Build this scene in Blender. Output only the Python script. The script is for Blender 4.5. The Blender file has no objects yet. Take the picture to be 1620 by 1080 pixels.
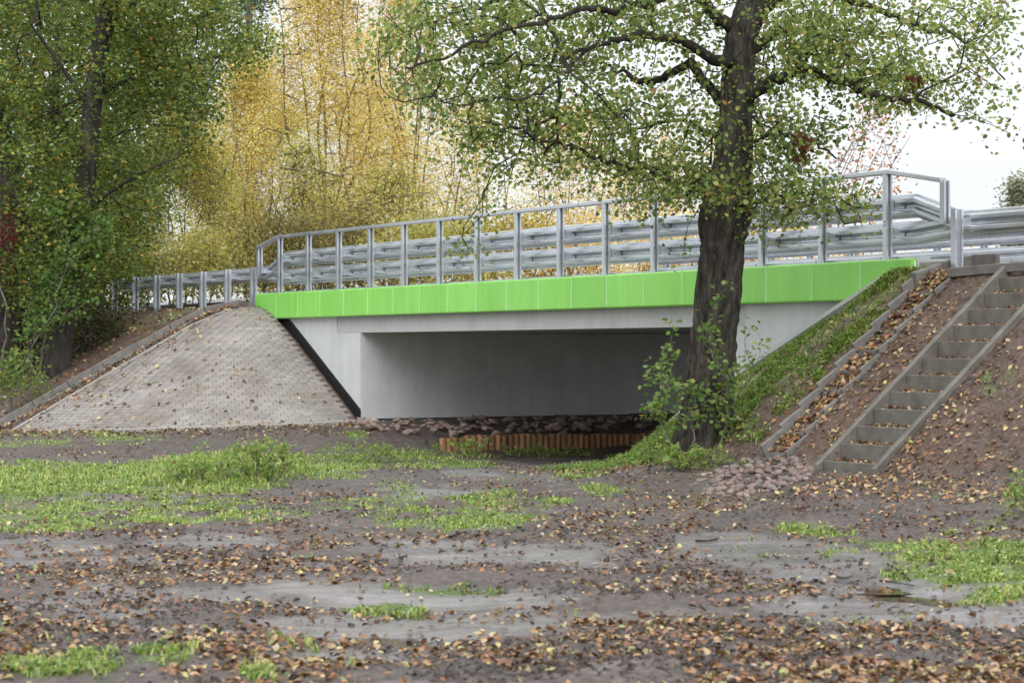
import bpy, math, random
import numpy as np
from mathutils import Vector, Matrix

rng = np.random.default_rng(7)
random.seed(7)
C = bpy.context.scene.collection
scn = bpy.context.scene

# ------------------------------------------------------------------ camera
EYE = 1.6
F = 3459.0            # focal length in photograph pixels (1620 wide)
HZ = 558.0            # horizon row
cam_d = bpy.data.cameras.new('camera')
cam = bpy.data.objects.new('camera', cam_d)
C.objects.link(cam)
cam.location = (0, 0, EYE)
cam.rotation_euler = (math.pi / 2, 0, 0)
cam_d.sensor_width = 36
cam_d.lens = 36 * F / 1620
cam_d.shift_y = (HZ - 540) / 1620
cam_d.clip_start = 0.1
cam_d.clip_end = 3000
cam_d.dof.use_dof = True
cam_d.dof.focus_distance = 29
cam_d.dof.aperture_fstop = 4.5
scn.camera = cam

# ------------------------------------------------------------------ overcast daylight
SUN_EL, SUN_ROT = math.radians(38), math.radians(175)
world = bpy.data.worlds.new('World')
scn.world = world
world.use_nodes = True
wn, wl = world.node_tree.nodes, world.node_tree.links
wn.clear()
w_out = wn.new('ShaderNodeOutputWorld')
w_bg = wn.new('ShaderNodeBackground')
w_sky = wn.new('ShaderNodeTexSky')
w_sky.sky_type = 'NISHITA'
w_sky.sun_disc = False
w_sky.sun_elevation = SUN_EL
w_sky.sun_rotation = SUN_ROT
w_hsv = wn.new('ShaderNodeHueSaturation')
w_hsv.inputs['Saturation'].default_value = 0.35
# an even cloud layer, a little brighter overhead as overcast skies are
w_tc = wn.new('ShaderNodeTexCoord')
w_sep = wn.new('ShaderNodeSeparateXYZ')
w_ramp = wn.new('ShaderNodeMapRange')
w_ramp.inputs['From Min'].default_value = 0
w_ramp.inputs['From Max'].default_value = 1
w_ramp.inputs['To Min'].default_value = 6.1
w_ramp.inputs['To Max'].default_value = 15.0
w_cl = wn.new('ShaderNodeMix'); w_cl.data_type = 'RGBA'; w_cl.blend_type = 'MULTIPLY'
w_cl.inputs['Factor'].default_value = 1
w_cl.inputs['A'].default_value = (0.935, 0.968, 1.0, 1)
w_mix = wn.new('ShaderNodeMix'); w_mix.data_type = 'RGBA'
w_mix.inputs['Factor'].default_value = 0.9
wl.new(w_tc.outputs['Generated'], w_sep.inputs[0])
wl.new(w_sep.outputs['Z'], w_ramp.inputs['Value'])
wl.new(w_ramp.outputs['Result'], w_cl.inputs['B'])
wl.new(w_sky.outputs[0], w_hsv.inputs['Color'])
wl.new(w_hsv.outputs[0], w_mix.inputs['A'])
wl.new(w_cl.outputs['Result'], w_mix.inputs['B'])
wl.new(w_mix.outputs['Result'], w_bg.inputs['Color'])
w_bg.inputs['Strength'].default_value = 0.1
wl.new(w_bg.outputs[0], w_out.inputs['Surface'])
sun_d = bpy.data.lights.new('sun', 'SUN')
sun_d.energy = 1.5
sun_d.angle = math.radians(50)
sun_d.color = (1.0, 0.995, 0.985)
sun = bpy.data.objects.new('sun', sun_d)
C.objects.link(sun)
sun.rotation_euler = (math.radians(90) - SUN_EL, 0, math.radians(180) - SUN_ROT)
scn.view_settings.view_transform = 'Standard'
scn.view_settings.look = 'None'
scn.view_settings.exposure = 0.62
scn.view_settings.gamma = 1
scn.view_settings.use_curve_mapping = False
scn.cycles.max_bounces = 8
scn.cycles.diffuse_bounces = 5
scn.cycles.glossy_bounces = 2
scn.cycles.transmission_bounces = 3
scn.cycles.use_denoising = True

# ------------------------------------------------------------------ frames of reference
D = np.array([0.518, -0.855])      # along the road, towards the right end
N = np.array([-0.855, -0.518])     # square to it, out of the embankment on the camera's side
PR = np.array([4.93, 27.0])        # right end of the green fascia
SL = 19.4                          # length of the fascia

def plan(s, o):
    return PR[0] - D[0] * s + N[0] * o, PR[1] - D[1] * s + N[1] * o

def W(s, o, z):
    x, y = plan(s, o)
    return Vector((x, y, z))

def SO(X, Y):
    rx, ry = X - PR[0], Y - PR[1]
    return -(rx * D[0] + ry * D[1]), rx * N[0] + ry * N[1]

def pix(x, y, Y):                  # a point at depth Y seen at photo pixel x, y
    return Vector(((x - 810) / F * Y, Y, EYE - (y - HZ) / F * Y))

def s_at(x, o):
    r = (x - 810) / F
    X0, Y0 = plan(0, o)
    return (X0 - r * Y0) / (-(-D[0]) - r * D[1])

# ------------------------------------------------------------------ noise
def _hash(ix, iy, seed):
    h = (ix.astype(np.int64) * 374761393 + iy.astype(np.int64) * 668265263 + seed * 1442695041) & 0xffffffff
    h = ((h ^ (h >> 13)) * 1274126177) & 0xffffffff
    return ((h ^ (h >> 16)) & 0xffff) / 65535.0

def vnoise(x, y, seed=0):
    ix, iy = np.floor(x), np.floor(y)
    fx, fy = x - ix, y - iy
    fx, fy = fx * fx * (3 - 2 * fx), fy * fy * (3 - 2 * fy)
    a = _hash(ix, iy, seed); b = _hash(ix + 1, iy, seed)
    c = _hash(ix, iy + 1, seed); d = _hash(ix + 1, iy + 1, seed)
    return (a * (1 - fx) + b * fx) * (1 - fy) + (c * (1 - fx) + d * fx) * fy

def fbm(x, y, seed=0, oct=4, gain=0.5):
    t, amp, tot = 0, 1.0, 0
    for k in range(oct):
        t = t + amp * vnoise(x * 2 ** k + 17.3 * k, y * 2 ** k - 9.1 * k, seed + k)
        tot += amp; amp *= gain
    return t / tot - 0.5          # about -0.5 .. 0.5

def sstep(a, b, x):
    t = np.clip((x - a) / (b - a), 0, 1)
    return t * t * (3 - 2 * t)

# ------------------------------------------------------------------ terrain
def sp(x, k=0.05):
    return k * np.log1p(np.exp(np.clip(x / k, -40, 40)))
_f0 = 1 - 1.145 * sp(-0.127)
def cone_f(t):
    return (1 - 1.145 * sp(t - 0.127)) / _f0
CA, CB, CTOP = 4.45, 5.0, 2.52
def cone_z(s, o):                  # left cone and the slope that goes on beyond it
    a = np.clip(SL - s, 0, None); b = np.clip(o, 0, None)
    t = np.sqrt((a / CA) ** 2 + (b / CB) ** 2)
    th = np.arctan2(b / CB, np.maximum(a / CA, 1e-6)) / (math.pi / 2)
    zt = 0.34 * (1 - th) + 0.12 * th
    return zt + (CTOP - zt) * cone_f(t), t, zt

def right_z(s, o):                 # right slope and its round corner
    ss = np.clip(s, 0, None); oo = np.clip(o - (0.33 - .27 * sstep(0, .7, s)), 0, None)
    rho = ((ss / 5.4) ** 1.3 + (oo / 2.82) ** 1.3) ** (1 / 1.3)
    return 2.58 - 2.23 * rho, rho

def base_height(X, Y):
    s, o = SO(X, Y)
    # open ground
    z = 0.0 * X
    zl, t, zt = cone_z(s, o)
    left = np.where(t < 1, zl, zt * np.exp(-(t - 1) * 5 / 3.0))
    zr, rho = right_z(s, o)
    fs = np.clip(s, 0, None) / 5.4 / np.maximum(rho, .01)
    right = np.where(rho < 1, zr, 0.35 * np.exp(-(rho - 1) * (1.25 + 12 * fs)))
    front = np.maximum(left, right)
    # under the bridge
    under = 0.12 + 0.0 * X
    under = np.where(s > 13.40, 0.12 + (s - 13.35) / 1.5 * 0.22, under)
    under = np.where(s < 13.40, -0.04, under)
    under = np.where(s < 6.5, np.maximum(under, 0.0 + (6.5 - s) * 0.12), under)
    plateau = 2.5 + 0 * X
    inside = np.where((s > 15.3) | (s < 4.3), plateau, under)
    back = sstep(-12.2, -17.5, o)
    inside = inside * (1 - back) + 0.0 * back
    z = np.where(o > -0.3, front, inside)
    # drainage ditch in front of the palisade, running out from under the bridge
    dt = np.exp(-((s - 12.55) / 0.55) ** 2) * sstep(2.6, 0.4, o)
    z = z - 0.06 * dt
    # the hollow the ditch and the muddy track have worn in front of the opening
    z = z - 0.24 * np.exp(-np.abs((s - 10.2) / 3.0) ** 3) * sstep(7.0, 2.0, o) * sstep(-11, -9, o)
    # far land behind the road rises a little
    z = z + 0.0045 * np.clip(Y - 110, 0, 400) * sstep(-14, -20, o)
    return z

# image-like map coordinates of a ground point, only used to lay out patches once
def mapxy(X, Y, z):
    Yc = np.maximum(Y, 4)
    return 810 + F * X / Yc, HZ + F * (EYE - z) / Yc

def blobs(x, y, L):
    m = np.zeros_like(x)
    for (cx, cy, rx, ry, st) in L:
        d = ((x - cx) / rx) ** 2 + ((y - cy) / ry) ** 2
        m = np.maximum(m, st * np.clip(1.25 - d, 0, 1))
    return m

GRASS = [(860, 711, 180, 7, .85), (90, 762, 300, 34, 1.25), (330, 748, 150, 36, 1.1), (470, 735, 170, 24, 0.8), (50, 818, 230, 28, .85),
         (300, 808, 260, 22, .6), (600, 722, 140, 18, .8), (690, 735, 110, 18, .75), (620, 800, 120, 24, .6), (720, 822, 180, 22, .8),
         (770, 792, 90, 14, .6), (905, 750, 60, 9, .8), (985, 728, 60, 10, .9), (1040, 708, 60, 16, .8), (40, 698, 90, 14, .6), (190, 690, 90, 8, .6),
         (860, 722, 160, 7, .6),
         (1540, 893, 165, 36, 1.0), (1430, 862, 85, 16, .8), (1600, 935, 90, 18, .9), (1290, 838, 60, 9, .7), (1350, 868, 60, 8, .5),
         (1560, 835, 80, 12, .45), (1500, 800, 40, 14, .4), (110, 1058, 150, 30, .55), (270, 1045, 70, 20, .52), (425, 1010, 30, 9, .8), (415, 1075, 40, 12, .7),
         (470, 1035, 60, 10, .5), (1240, 1078, 50, 9, .5), (960, 775, 35, 9, .8), (880, 800, 60, 8, .7), (570, 690, 25, 8, .9), (730, 705, 50, 12, .9),
         (1080, 722, 60, 18, .6), (680, 930, 120, 12, .42), (600, 958, 110, 10, .35), (1330, 990, 130, 10, .3), (1110, 1070, 40, 6, .3),
         (1590, 600, 30, 30, .35), (1600, 790, 30, 40, .45)]
WET = [(1250, 880, 160, 26, 1.2), (1480, 935, 200, 34, 1.3), (640, 945, 280, 26, 1.1), (960, 868, 260, 12, .8), (350, 940, 320, 20, .8), (700, 985, 240, 22, 1.0), (1380, 960, 230, 26, 1.1), (560, 1035, 160, 16, .8), (150, 895, 220, 14, .7), (900, 738, 110, 9, .8), (800, 757, 110, 10, 1.0), (690, 778, 110, 8, .9), (160, 791, 170, 9, 1.0), (1190, 868, 190, 24, .9), (1350, 905, 190, 28, 1.0),
       (1560, 965, 160, 34, 1.0), (720, 870, 180, 20, .85), (870, 878, 100, 16, .9), (60, 870, 130, 22, .6), (330, 865, 130, 18, .7), (520, 935, 260, 26, .8), (120, 960, 160, 30, .7),
       (560, 985, 200, 24, .9), (650, 1000, 150, 22, .8), (860, 970, 220, 12, .55), (1180, 970, 200, 16, .6), (480, 1040, 130, 18, .6), (300, 1000, 150, 18, .5),
       (1420, 1010, 200, 20, .6), (950, 885, 200, 16, .5)]

def masks(X, Y, z):
    x, y = mapxy(X, Y, z)
    s, o = SO(X, Y)
    wx = x + 60 * fbm(X * .9, Y * .9, 31, 3); wy = y + 26 * fbm(X * .9, Y * .6, 41, 3)
    g = blobs(wx, wy, GRASS)
    # grassed strip on the right cone
    zr, rho = right_z(s, o)
    strip = sstep(-0.6, -0.3, s) * sstep(5, 3.5, s) * sstep(1.0, .78, rho) * sstep(0.02, .06, o)
    g = np.maximum(g, strip * (0.62 + 1.2 * fbm(X * 1.3, Y * 1.3, 77, 3)))
    # left slope and the verge, and the fields beyond
    far = ((s > 20.4) & (o > -2) & (t_of(s, o) < 1.3)).astype(float) * (0.35 + 1.0 * fbm(X, Y, 71, 3))
    g = np.maximum(g, np.clip(far, 0, 1) * sstep(.9, .1, t_of(s, o)))
    g = np.maximum(g, ((o < -12) | (Y > 60)).astype(float) * .6)
    n = fbm(X * 2.6, Y * 2.6, 5, 4) + .5 * fbm(X * 9, Y * 9, 15, 2)
    g = np.clip((g - 0.42 + n * 1.35) * 2.2, 0, 1)
    w = blobs(wx, wy, WET)
    w = np.clip((w - .22 + 1.5 * fbm(X * 2.1, Y * 2.1, 52, 6)) * 1.15, 0, 1) * (1 - g)
    slope = np.clip((z - .35) * 6, 0, 1)
    return g, w * (1 - slope), slope

def t_of(s, o):
    return cone_z(s, o)[1]

def in_cone(s, o):
    return (s < SL) & (o > -.2) & (t_of(s, o) < 1.02) & (s > 13)

def G(X, Y, micro=True):
    X = np.asarray(X, float); Y = np.asarray(Y, float)
    z = base_height(X, Y)
    s, o = SO(X, Y)
    if not micro:
        return z
    g, w, slope = masks(X, Y, z)
    near = 1 - sstep(45, 60, Y)
    z = z + near * 0.10 * fbm(X * .45, Y * .45, 3, 3)* (1-slope)
    rough = (1 - .75 * w) * near
    z = z + rough * (0.055 * fbm(X * 2.2, Y * 2.2, 8, 3) + 0.04 * np.abs(fbm(X * 6, Y * 6, 9, 3)) + .022 * fbm(X * 19, Y * 19, 10, 2))
    # ruts pressed into the wet track
    z = z + w * near * (.035 * fbm(X * .7 + Y * .25, Y * 3.2, 65, 3) + .012 * fbm(X * 9, Y * 16, 66, 2))
    # churned soil in places
    ch = np.clip(fbm(X * .8, Y * .8, 60, 2) * 5 + .2, 0, 1) * (1 - g) * (1 - w) * near
    z = z + ch * 0.06 * (np.abs(fbm(X * 11, Y * 11, 61, 3)) * 2 - .1)
    for (px, py, pY, rx, ry) in PUDDLES:
        q = ((X - px) / rx) ** 2 + ((Y - py) / ry) ** 2
        z = z - 0.05 * np.exp(-q)
    cone = in_cone(s, o)
    zc = cone_z(s, o)[0] - 0.10
    z = np.where(cone, zc, z)
    # beds under stairs and gutter
    gc = -.96 - .24 * (o - .42) / 2.6
    bed = ((np.abs(s - gc) < .17) & (o > .3) & (o < 2.93)) | ((s < -2.12) & (s > -3.02) & (o > .3) & (o < 3.2))
    z = np.where(bed, base_height(X, Y) - 0.16, z)
    return z

def ground_xy(x, y, zg=0.0):
    Yd = (EYE - zg) * F / (y - HZ)
    return (x - 810) / F * Yd, Yd
PUDDLES = []
for (x, y, rx, ry) in [(1405, 940, .42, .55), (1500, 950, .3, .5), (1560, 1015, .6, .6), (730, 928, .5, .5), (620, 955, .55, .6), (600, 1005, .5, .4), (1385, 925, .3, .3)]:
    gx, gy = ground_xy(x, y)
    PUDDLES.append((gx, gy, 0, rx, ry))

def ray_ground(x, y):                # where the line of sight through a photo pixel first meets the ground
    Yv = np.arange(9, 70, .04)
    X = (x - 810) / F * Yv; z = EYE - (y - HZ) / F * Yv
    hit = np.nonzero(z <= G(X, Yv))[0]
    Yh = Yv[hit[0]] if len(hit) else 60.0
    return (x - 810) / F * Yh, Yh

# ------------------------------------------------------------------ object helpers
def link(o, parent=None):
    C.objects.link(o)
    if parent is not None:
        o.parent = parent
    return o

def tag(o, label=None, cat=None, group=None, kind=None):
    if label: o['label'] = label
    if cat: o['category'] = cat
    if group: o['group'] = group
    if kind: o['kind'] = kind
    return o

def thing(name, label, cat, loc=(0, 0, 0), group=None):
    o = bpy.data.objects.new(name, None)
    o.location = loc
    o.empty_display_size = .2
    C.objects.link(o)
    return tag(o, label, cat, group)

def np_mesh(name, V, Fc, mat, parent=None, col=None, attrs=None, smooth=False, loc=None):
    """V (n,3) world, Fc (m,k) faces of one size; col (n,3)"""
    me = bpy.data.meshes.new(name)
    V = np.asarray(V, np.float32); Fc = np.asarray(Fc, np.int32)
    if loc is not None:
        V = V - np.array(loc, np.float32)
    k = Fc.shape[1]
    me.vertices.add(len(V)); me.vertices.foreach_set('co', V.ravel())
    me.loops.add(Fc.size); me.loops.foreach_set('vertex_index', Fc.ravel())
    me.polygons.add(len(Fc)); me.polygons.foreach_set('loop_start', np.arange(0, Fc.size, k, dtype=np.int32))
    if smooth:
        me.polygons.foreach_set('use_smooth', np.ones(len(Fc), bool))
    me.update(calc_edges=True)
    if col is not None:
        a = me.attributes.new('col', 'FLOAT_COLOR', 'POINT')
        cc = np.ones((len(V), 4), np.float32); cc[:, :3] = col
        a.data.foreach_set('color', cc.ravel())
    for nm, arr in (attrs or {}).items():
        a = me.attributes.new(nm, 'FLOAT', 'POINT')
        a.data.foreach_set('value', np.asarray(arr, np.float32))
    me.materials.append(mat)
    o = bpy.data.objects.new(name, me)
    link(o, parent)
    if loc is not None and parent is None:
        o.location = loc
    return o

class MB:
    def __init__(s): s.v = []; s.f = []
    def add(s, vs, fs):
        b = len(s.v); s.v += [tuple(v) for v in vs]; s.f += [tuple(b + i for i in f) for f in fs]; return s
    def hexa(s, p):               # 8 corners: bottom 4 ccw, top 4 ccw
        return s.add(p, [(3, 2, 1, 0), (4, 5, 6, 7), (0, 1, 5, 4), (1, 2, 6, 5), (2, 3, 7, 6), (3, 0, 4, 7)])
    def box(s, c, ax, ay, az, sx, sy, sz):
        c = Vector(c); ax, ay, az = Vector(ax) * sx / 2, Vector(ay) * sy / 2, Vector(az) * sz / 2
        return s.hexa([c - ax - ay - az, c + ax - ay - az, c + ax + ay - az, c - ax + ay - az,
                       c - ax - ay + az, c + ax - ay + az, c + ax + ay + az, c - ax + ay + az])
    def sweep(s, prof, frames, cap=True):
        """prof: list of (a,b); frames: list of (origin, A, B)"""
        rings = [[Vector(o) + Vector(A) * a + Vector(B) * b for a, b in prof] for o, A, B in frames]
        n = len(prof); vs = [v for r in rings for v in r]; fs = []
        for i in range(len(rings) - 1):
            for j in range(n):
                j2 = (j + 1) % n
                fs.append((i * n + j, i * n + j2, (i + 1) * n + j2, (i + 1) * n + j))
        if cap:
            fs.append(tuple(reversed(range(n)))); fs.append(tuple((len(rings) - 1) * n + j for j in range(n)))
        return s.add(vs, fs)
    def build(s, name, mat, parent=None, bevel=0, loc=None, smooth=False):
        me = bpy.data.meshes.new(name)
        L = Vector(loc) if loc is not None else Vector((0, 0, 0))
        if parent is not None: L = Vector((0, 0, 0))
        if parent is not None and loc is None:
            P = parent.matrix_basis.translation if parent.parent is None else parent.parent.matrix_basis.translation
            vs = [tuple(Vector(v) - P) for v in s.v]
        else:
            vs = [tuple(Vector(v) - L) for v in s.v]
        me.from_pydata(vs, [], s.f); me.update()
        if smooth:
            me.polygons.foreach_set('use_smooth', [True] * len(me.polygons))
        me.materials.append(mat)
        o = bpy.data.objects.new(name, me); link(o, parent)
        if parent is None: o.location = L
        if bevel:
            m = o.modifiers.new('bevel', 'BEVEL'); m.width = bevel; m.segments = 1; m.limit_method = 'ANGLE'
        return o

D3 = Vector((D[0], D[1], 0)); N3 = Vector((N[0], N[1], 0)); Z3 = Vector((0, 0, 1))

# ------------------------------------------------------------------ materials
def mat(name):
    m = bpy.data.materials.new(name); m.use_nodes = True
    nt = m.node_tree; b = nt.nodes['Principled BSDF']
    return m, nt, b

def node(nt, t, **kw):
    n = nt.nodes.new(t)
    for k, v in kw.items(): setattr(n, k, v)
    return n

def noise_node(nt, scale, detail=5, rough=.6, coord='Object', stretch=None, dist=0):
    tc = node(nt, 'ShaderNodeTexCoord')
    src = tc.outputs[coord]
    if stretch:
        mp = node(nt, 'ShaderNodeMapping'); mp.inputs['Scale'].default_value = stretch
        nt.links.new(src, mp.inputs['Vector']); src = mp.outputs[0]
    n = node(nt, 'ShaderNodeTexNoise'); n.inputs['Scale'].default_value = scale
    n.inputs['Detail'].default_value = detail; n.inputs['Roughness'].default_value = rough
    n.inputs['Distortion'].default_value = dist
    nt.links.new(src, n.inputs['Vector'])
    return n

def ramp(nt, src, stops):
    r = node(nt, 'ShaderNodeValToRGB')
    while len(r.color_ramp.elements) < len(stops): r.color_ramp.elements.new(.5)
    for e, (p, c) in zip(r.color_ramp.elements, stops):
        e.position = p; e.color = (*c, 1) if len(c) == 3 else c
    nt.links.new(src, r.inputs[0]); return r

def mixc(nt, fac, a, b, blend='MIX'):
    m = node(nt, 'ShaderNodeMix', data_type='RGBA', blend_type=blend)
    for k, v in (('Factor', fac), ('A', a), ('B', b)):
        if isinstance(v, (int, float)): m.inputs[k].default_value = v
        elif isinstance(v, tuple): m.inputs[k].default_value = (*v, 1)
        else: nt.links.new(v, m.inputs[k])
    return m.outputs['Result']

def bump(nt, b, src, strength, dist=.01):
    n = node(nt, 'ShaderNodeBump'); n.inputs['Strength'].default_value = strength; n.inputs['Distance'].default_value = dist
    nt.links.new(src, n.inputs['Height']); nt.links.new(n.outputs[0], b.inputs['Normal'])
    return n

def concrete(name, c1, c2, rough=.75, scale=3, streak=True, fine=60, bstr=.25, spec=.4):
    m, nt, b = mat(name)
    n1 = noise_node(nt, scale, 6, .6)
    col = ramp(nt, n1.outputs[0], [(.3, c1), (.7, c2)]).outputs[0]
    if streak:
        n2 = noise_node(nt, 2.2, 5, .65, stretch=(2.2, 2.2, .22))
        r2 = ramp(nt, n2.outputs[0], [(.35, (.80, .79, .77)), (.62, (1, 1, 1))])
        col = mixc(nt, .4, col, r2.outputs[0], 'MULTIPLY')
    n3 = noise_node(nt, fine, 4, .7)
    col = mixc(nt, .35, col, ramp(nt, n3.outputs[0], [(.3, (.75, .75, .75)), (.7, (1.15, 1.15, 1.15))]).outputs[0], 'MULTIPLY')
    nt.links.new(col, b.inputs['Base Color'])
    b.inputs['Roughness'].default_value = rough
    b.inputs['Specular IOR Level'].default_value = spec
    bump(nt, b, n3.outputs[0], bstr, .01)
    return m

M = {}
M['wall'] = concrete('painted_concrete', (.55, .56, .565), (.64, .65, .655), .65, 1.6, True, 45, .12)
M['deck'] = concrete('deck_concrete', (.46, .46, .46), (.54, .54, .54), .75, 2, True, 50, .2)
M['kerb'] = concrete('kerb_concrete', (.115, .105, .098), (.215, .20, .185), .55, 5, False, 70, .4)
M['kerb_light'] = concrete('pale_kerb_concrete', (.28, .26, .24), (.38, .365, .34), .55, 5, False, 70, .4)
M['stairs'] = concrete('wet_stair_concrete', (.105, .095, .082), (.19, .175, .15), .5, 6, True, 80, .4)
M['slab'] = concrete('mossy_slab_concrete', (.25, .29, .25), (.42, .43, .41), .7, 14, False, 60, .4)
M['asphalt'] = concrete('asphalt', (.045, .045, .047), (.07, .07, .07), .6, 30, False, 200, .5)
M['brick'] = concrete('paving_brick', (.215, .195, .178), (.29, .268, .248), .42, 1.0, False, 90, .5, .5)
# each paving brick its own tone, dirt drifting over all of them
_m = M['brick']; nt = _m.node_tree; b = nt.nodes['Principled BSDF']
oi = node(nt, 'ShaderNodeObjectInfo')
at = node(nt, 'ShaderNodeAttribute'); at.attribute_name = 'tone'
ad = node(nt, 'ShaderNodeMath', operation='ADD'); nt.links.new(oi.outputs['Random'], ad.inputs[0]); nt.links.new(at.outputs['Fac'], ad.inputs[1])
fr = node(nt, 'ShaderNodeMath', operation='FRACT'); nt.links.new(ad.outputs[0], fr.inputs[0])
gp = node(nt, 'ShaderNodeNewGeometry')
dn = node(nt, 'ShaderNodeTexNoise'); dn.inputs['Scale'].default_value = .8; dn.inputs['Detail'].default_value = 5; dn.inputs['Roughness'].default_value = .65
nt.links.new(gp.outputs['Position'], dn.inputs['Vector'])
r1 = ramp(nt, fr.outputs[0], [(0, (.84, .84, .85)), (1, (1.14, 1.12, 1.1))])
r2 = ramp(nt, dn.outputs[0], [(.36, (.80, .76, .71)), (.62, (1.12, 1.12, 1.14))])
old = b.inputs['Base Color'].links[0].from_socket
nt.links.new(mixc(nt, 1, mixc(nt, 1, old, r1.outputs[0], 'MULTIPLY'), r2.outputs[0], 'MULTIPLY'), b.inputs['Base Color'])

m, nt, b = mat('green_panel'); M['green'] = m
oi = node(nt, 'ShaderNodeObjectInfo')
n = noise_node(nt, 2.5, 5, .6, coord='Object', stretch=(1, 1, .35))
c = ramp(nt, n.outputs[0], [(.3, (.245, .64, .10)), (.7, (.29, .70, .135))]).outputs[0]
c = mixc(nt, 1, c, ramp(nt, oi.outputs['Random'], [(0, (.93, .94, .93)), (1, (1.08, 1.04, 1.1))]).outputs[0], 'MULTIPLY')
n2 = noise_node(nt, 1.5, 6, .7, stretch=(5, 5, .4))
c = mixc(nt, .5, c, ramp(nt, n2.outputs[0], [(.38, (.83, .84, .80)), (.6, (1, 1, 1))]).outputs[0], 'MULTIPLY')
nt.links.new(c, b.inputs['Base Color']); b.inputs['Roughness'].default_value = .38
M['green_lip'] = m.copy(); M['green_lip'].name = 'green_panel_lip'

def simple(name, col, rough=.6, metal=0, vary=.15, scale=8, bs=0.0, bscale=40, spec=.5):
    m, nt, b = mat(name)
    n = noise_node(nt, scale, 5, .65)
    lo = tuple(x * (1 - vary) for x in col); hi = tuple(x * (1 + vary) for x in col)
    nt.links.new(ramp(nt, n.outputs[0], [(.3, lo), (.7, hi)]).outputs[0], b.inputs['Base Color'])
    b.inputs['Roughness'].default_value = rough; b.inputs['Metallic'].default_value = metal
    b.inputs['Specular IOR Level'].default_value = spec
    if bs:
        n2 = noise_node(nt, bscale, 5, .7); bump(nt, b, n2.outputs[0], bs)
    return m
M['bitumen'] = simple('bitumen', (.012, .013, .015), .45, 0, .3, 10, .3)
M['joint'] = simple('joint_mortar', (.80, .86, .74), .8)
M['dark_soil'] = simple('leafy_soil', (.06, .045, .032), .8, 0, .4, 12, .5, 60)
# hot-dip galvanised steel with its spangle
m, nt, b = mat('galvanised_steel'); M['galv'] = m
vo = node(nt, 'ShaderNodeTexVoronoi'); vo.inputs['Scale'].default_value = 70
tc = node(nt, 'ShaderNodeTexCoord'); nt.links.new(tc.outputs['Object'], vo.inputs['Vector'])
n = noise_node(nt, 2.5, 3, .5)
c1 = ramp(nt, n.outputs[0], [(.3, (.52, .55, .585)), (.7, (.64, .67, .705))]).outputs[0]
sep = node(nt, 'ShaderNodeSeparateColor'); nt.links.new(vo.outputs['Color'], sep.inputs[0])
c2 = ramp(nt, sep.outputs[0], [(0, (.9, .9, .91)), (1, (1.06, 1.06, 1.06))]).outputs[0]
nt.links.new(mixc(nt, 1, c1, c2, 'MULTIPLY'), b.inputs['Base Color'])
b.inputs['Metallic'].default_value = .7
rr = ramp(nt, n.outputs[0], [(.3, (.24, .24, .24)), (.7, (.36, .36, .36))]); nt.links.new(rr.outputs[0], b.inputs['Roughness'])

def bark(name, c1, c2, sc=9, bs=.9, disp=.03, green=0.0):
    m, nt, b = mat(name)
    n1 = noise_node(nt, sc, 8, .75, stretch=(1, 1, .22), dist=.6)
    n2 = noise_node(nt, 1.6, 4, .6)
    c = ramp(nt, n1.outputs[0], [(.36, c1), (.62, c2)]).outputs[0]
    if green:
        c = mixc(nt, ramp(nt, n2.outputs[0], [(.5, (0, 0, 0)), (.75, (green,) * 3)]).outputs[0], c, (.07, .09, .035))
    nt.links.new(c, b.inputs['Base Color']); b.inputs['Roughness'].default_value = .85
    b.inputs['Specular IOR Level'].default_value = .25
    bump(nt, b, n1.outputs[0], bs, disp)
    return m
M['bark'] = bark('wet_bark', (.012, .010, .009), (.15, .13, .11), 15, 1, .10, .35)
M['bark_limb'] = bark('wet_dark_bark', (.012, .010, .009), (.075, .063, .052), 14, 1, .06, .5)
M['bark_bg'] = bark('dark_bark', (.018, .015, .013), (.075, .065, .056), 7, .8, .05)
M['bark_yel'] = bark('grey_brown_bark', (.07, .058, .045), (.19, .16, .125), 7, .8, .05, .5)
M['bark_grey'] = bark('grey_bark', (.10, .09, .08), (.22, .2, .18), 7, .8, .05)

def leafmat(name, trans=.55, rough=.5, spec=.35):
    m, nt, b = mat(name)
    at = node(nt, 'ShaderNodeAttribute'); at.attribute_name = 'col'
    nt.links.new(at.outputs['Color'], b.inputs['Base Color'])
    b.inputs['Roughness'].default_value = rough; b.inputs['Specular IOR Level'].default_value = spec
    if trans:
        tr = node(nt, 'ShaderNodeBsdfTranslucent')
        br = mixc(nt, 1, at.outputs['Color'], (1.2, 1.22, .92), 'MULTIPLY')
        nt.links.new(br, tr.inputs['Color'])
        mx = node(nt, 'ShaderNodeMixShader'); mx.inputs[0].default_value = trans
        nt.links.new(b.outputs[0], mx.inputs[1]); nt.links.new(tr.outputs[0], mx.inputs[2])
        nt.links.new(mx.outputs[0], nt.nodes['Material Output'].inputs['Surface'])
    return m
M['leaf'] = leafmat('tree_leaf')
M['litter'] = leafmat('fallen_leaf', .12, .42, .5)
M['grass'] = leafmat('grass_blade', .35, .5, .3)
M['wood'] = leafmat('palisade_wood_tone', 0, .6)

# palisade wood: orange debarked logs
m, nt, b = mat('debarked_log'); M['log'] = m
oi = node(nt, 'ShaderNodeObjectInfo')
n = noise_node(nt, 14, 6, .65, stretch=(1, 1, .15))
c = ramp(nt, n.outputs[0], [(.3, (.20, .095, .045)), (.65, (.46, .27, .14))]).outputs[0]
c = mixc(nt, 1, c, ramp(nt, oi.outputs['Random'], [(0, (.55, .55, .58)), (.5, (.95, .9, .85)), (1, (1.2, 1.05, .95))]).outputs[0], 'MULTIPLY')
nt.links.new(c, b.inputs['Base Color']); b.inputs['Roughness'].default_value = .6
bump(nt, b, n.outputs[0], .5, .01)

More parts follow.
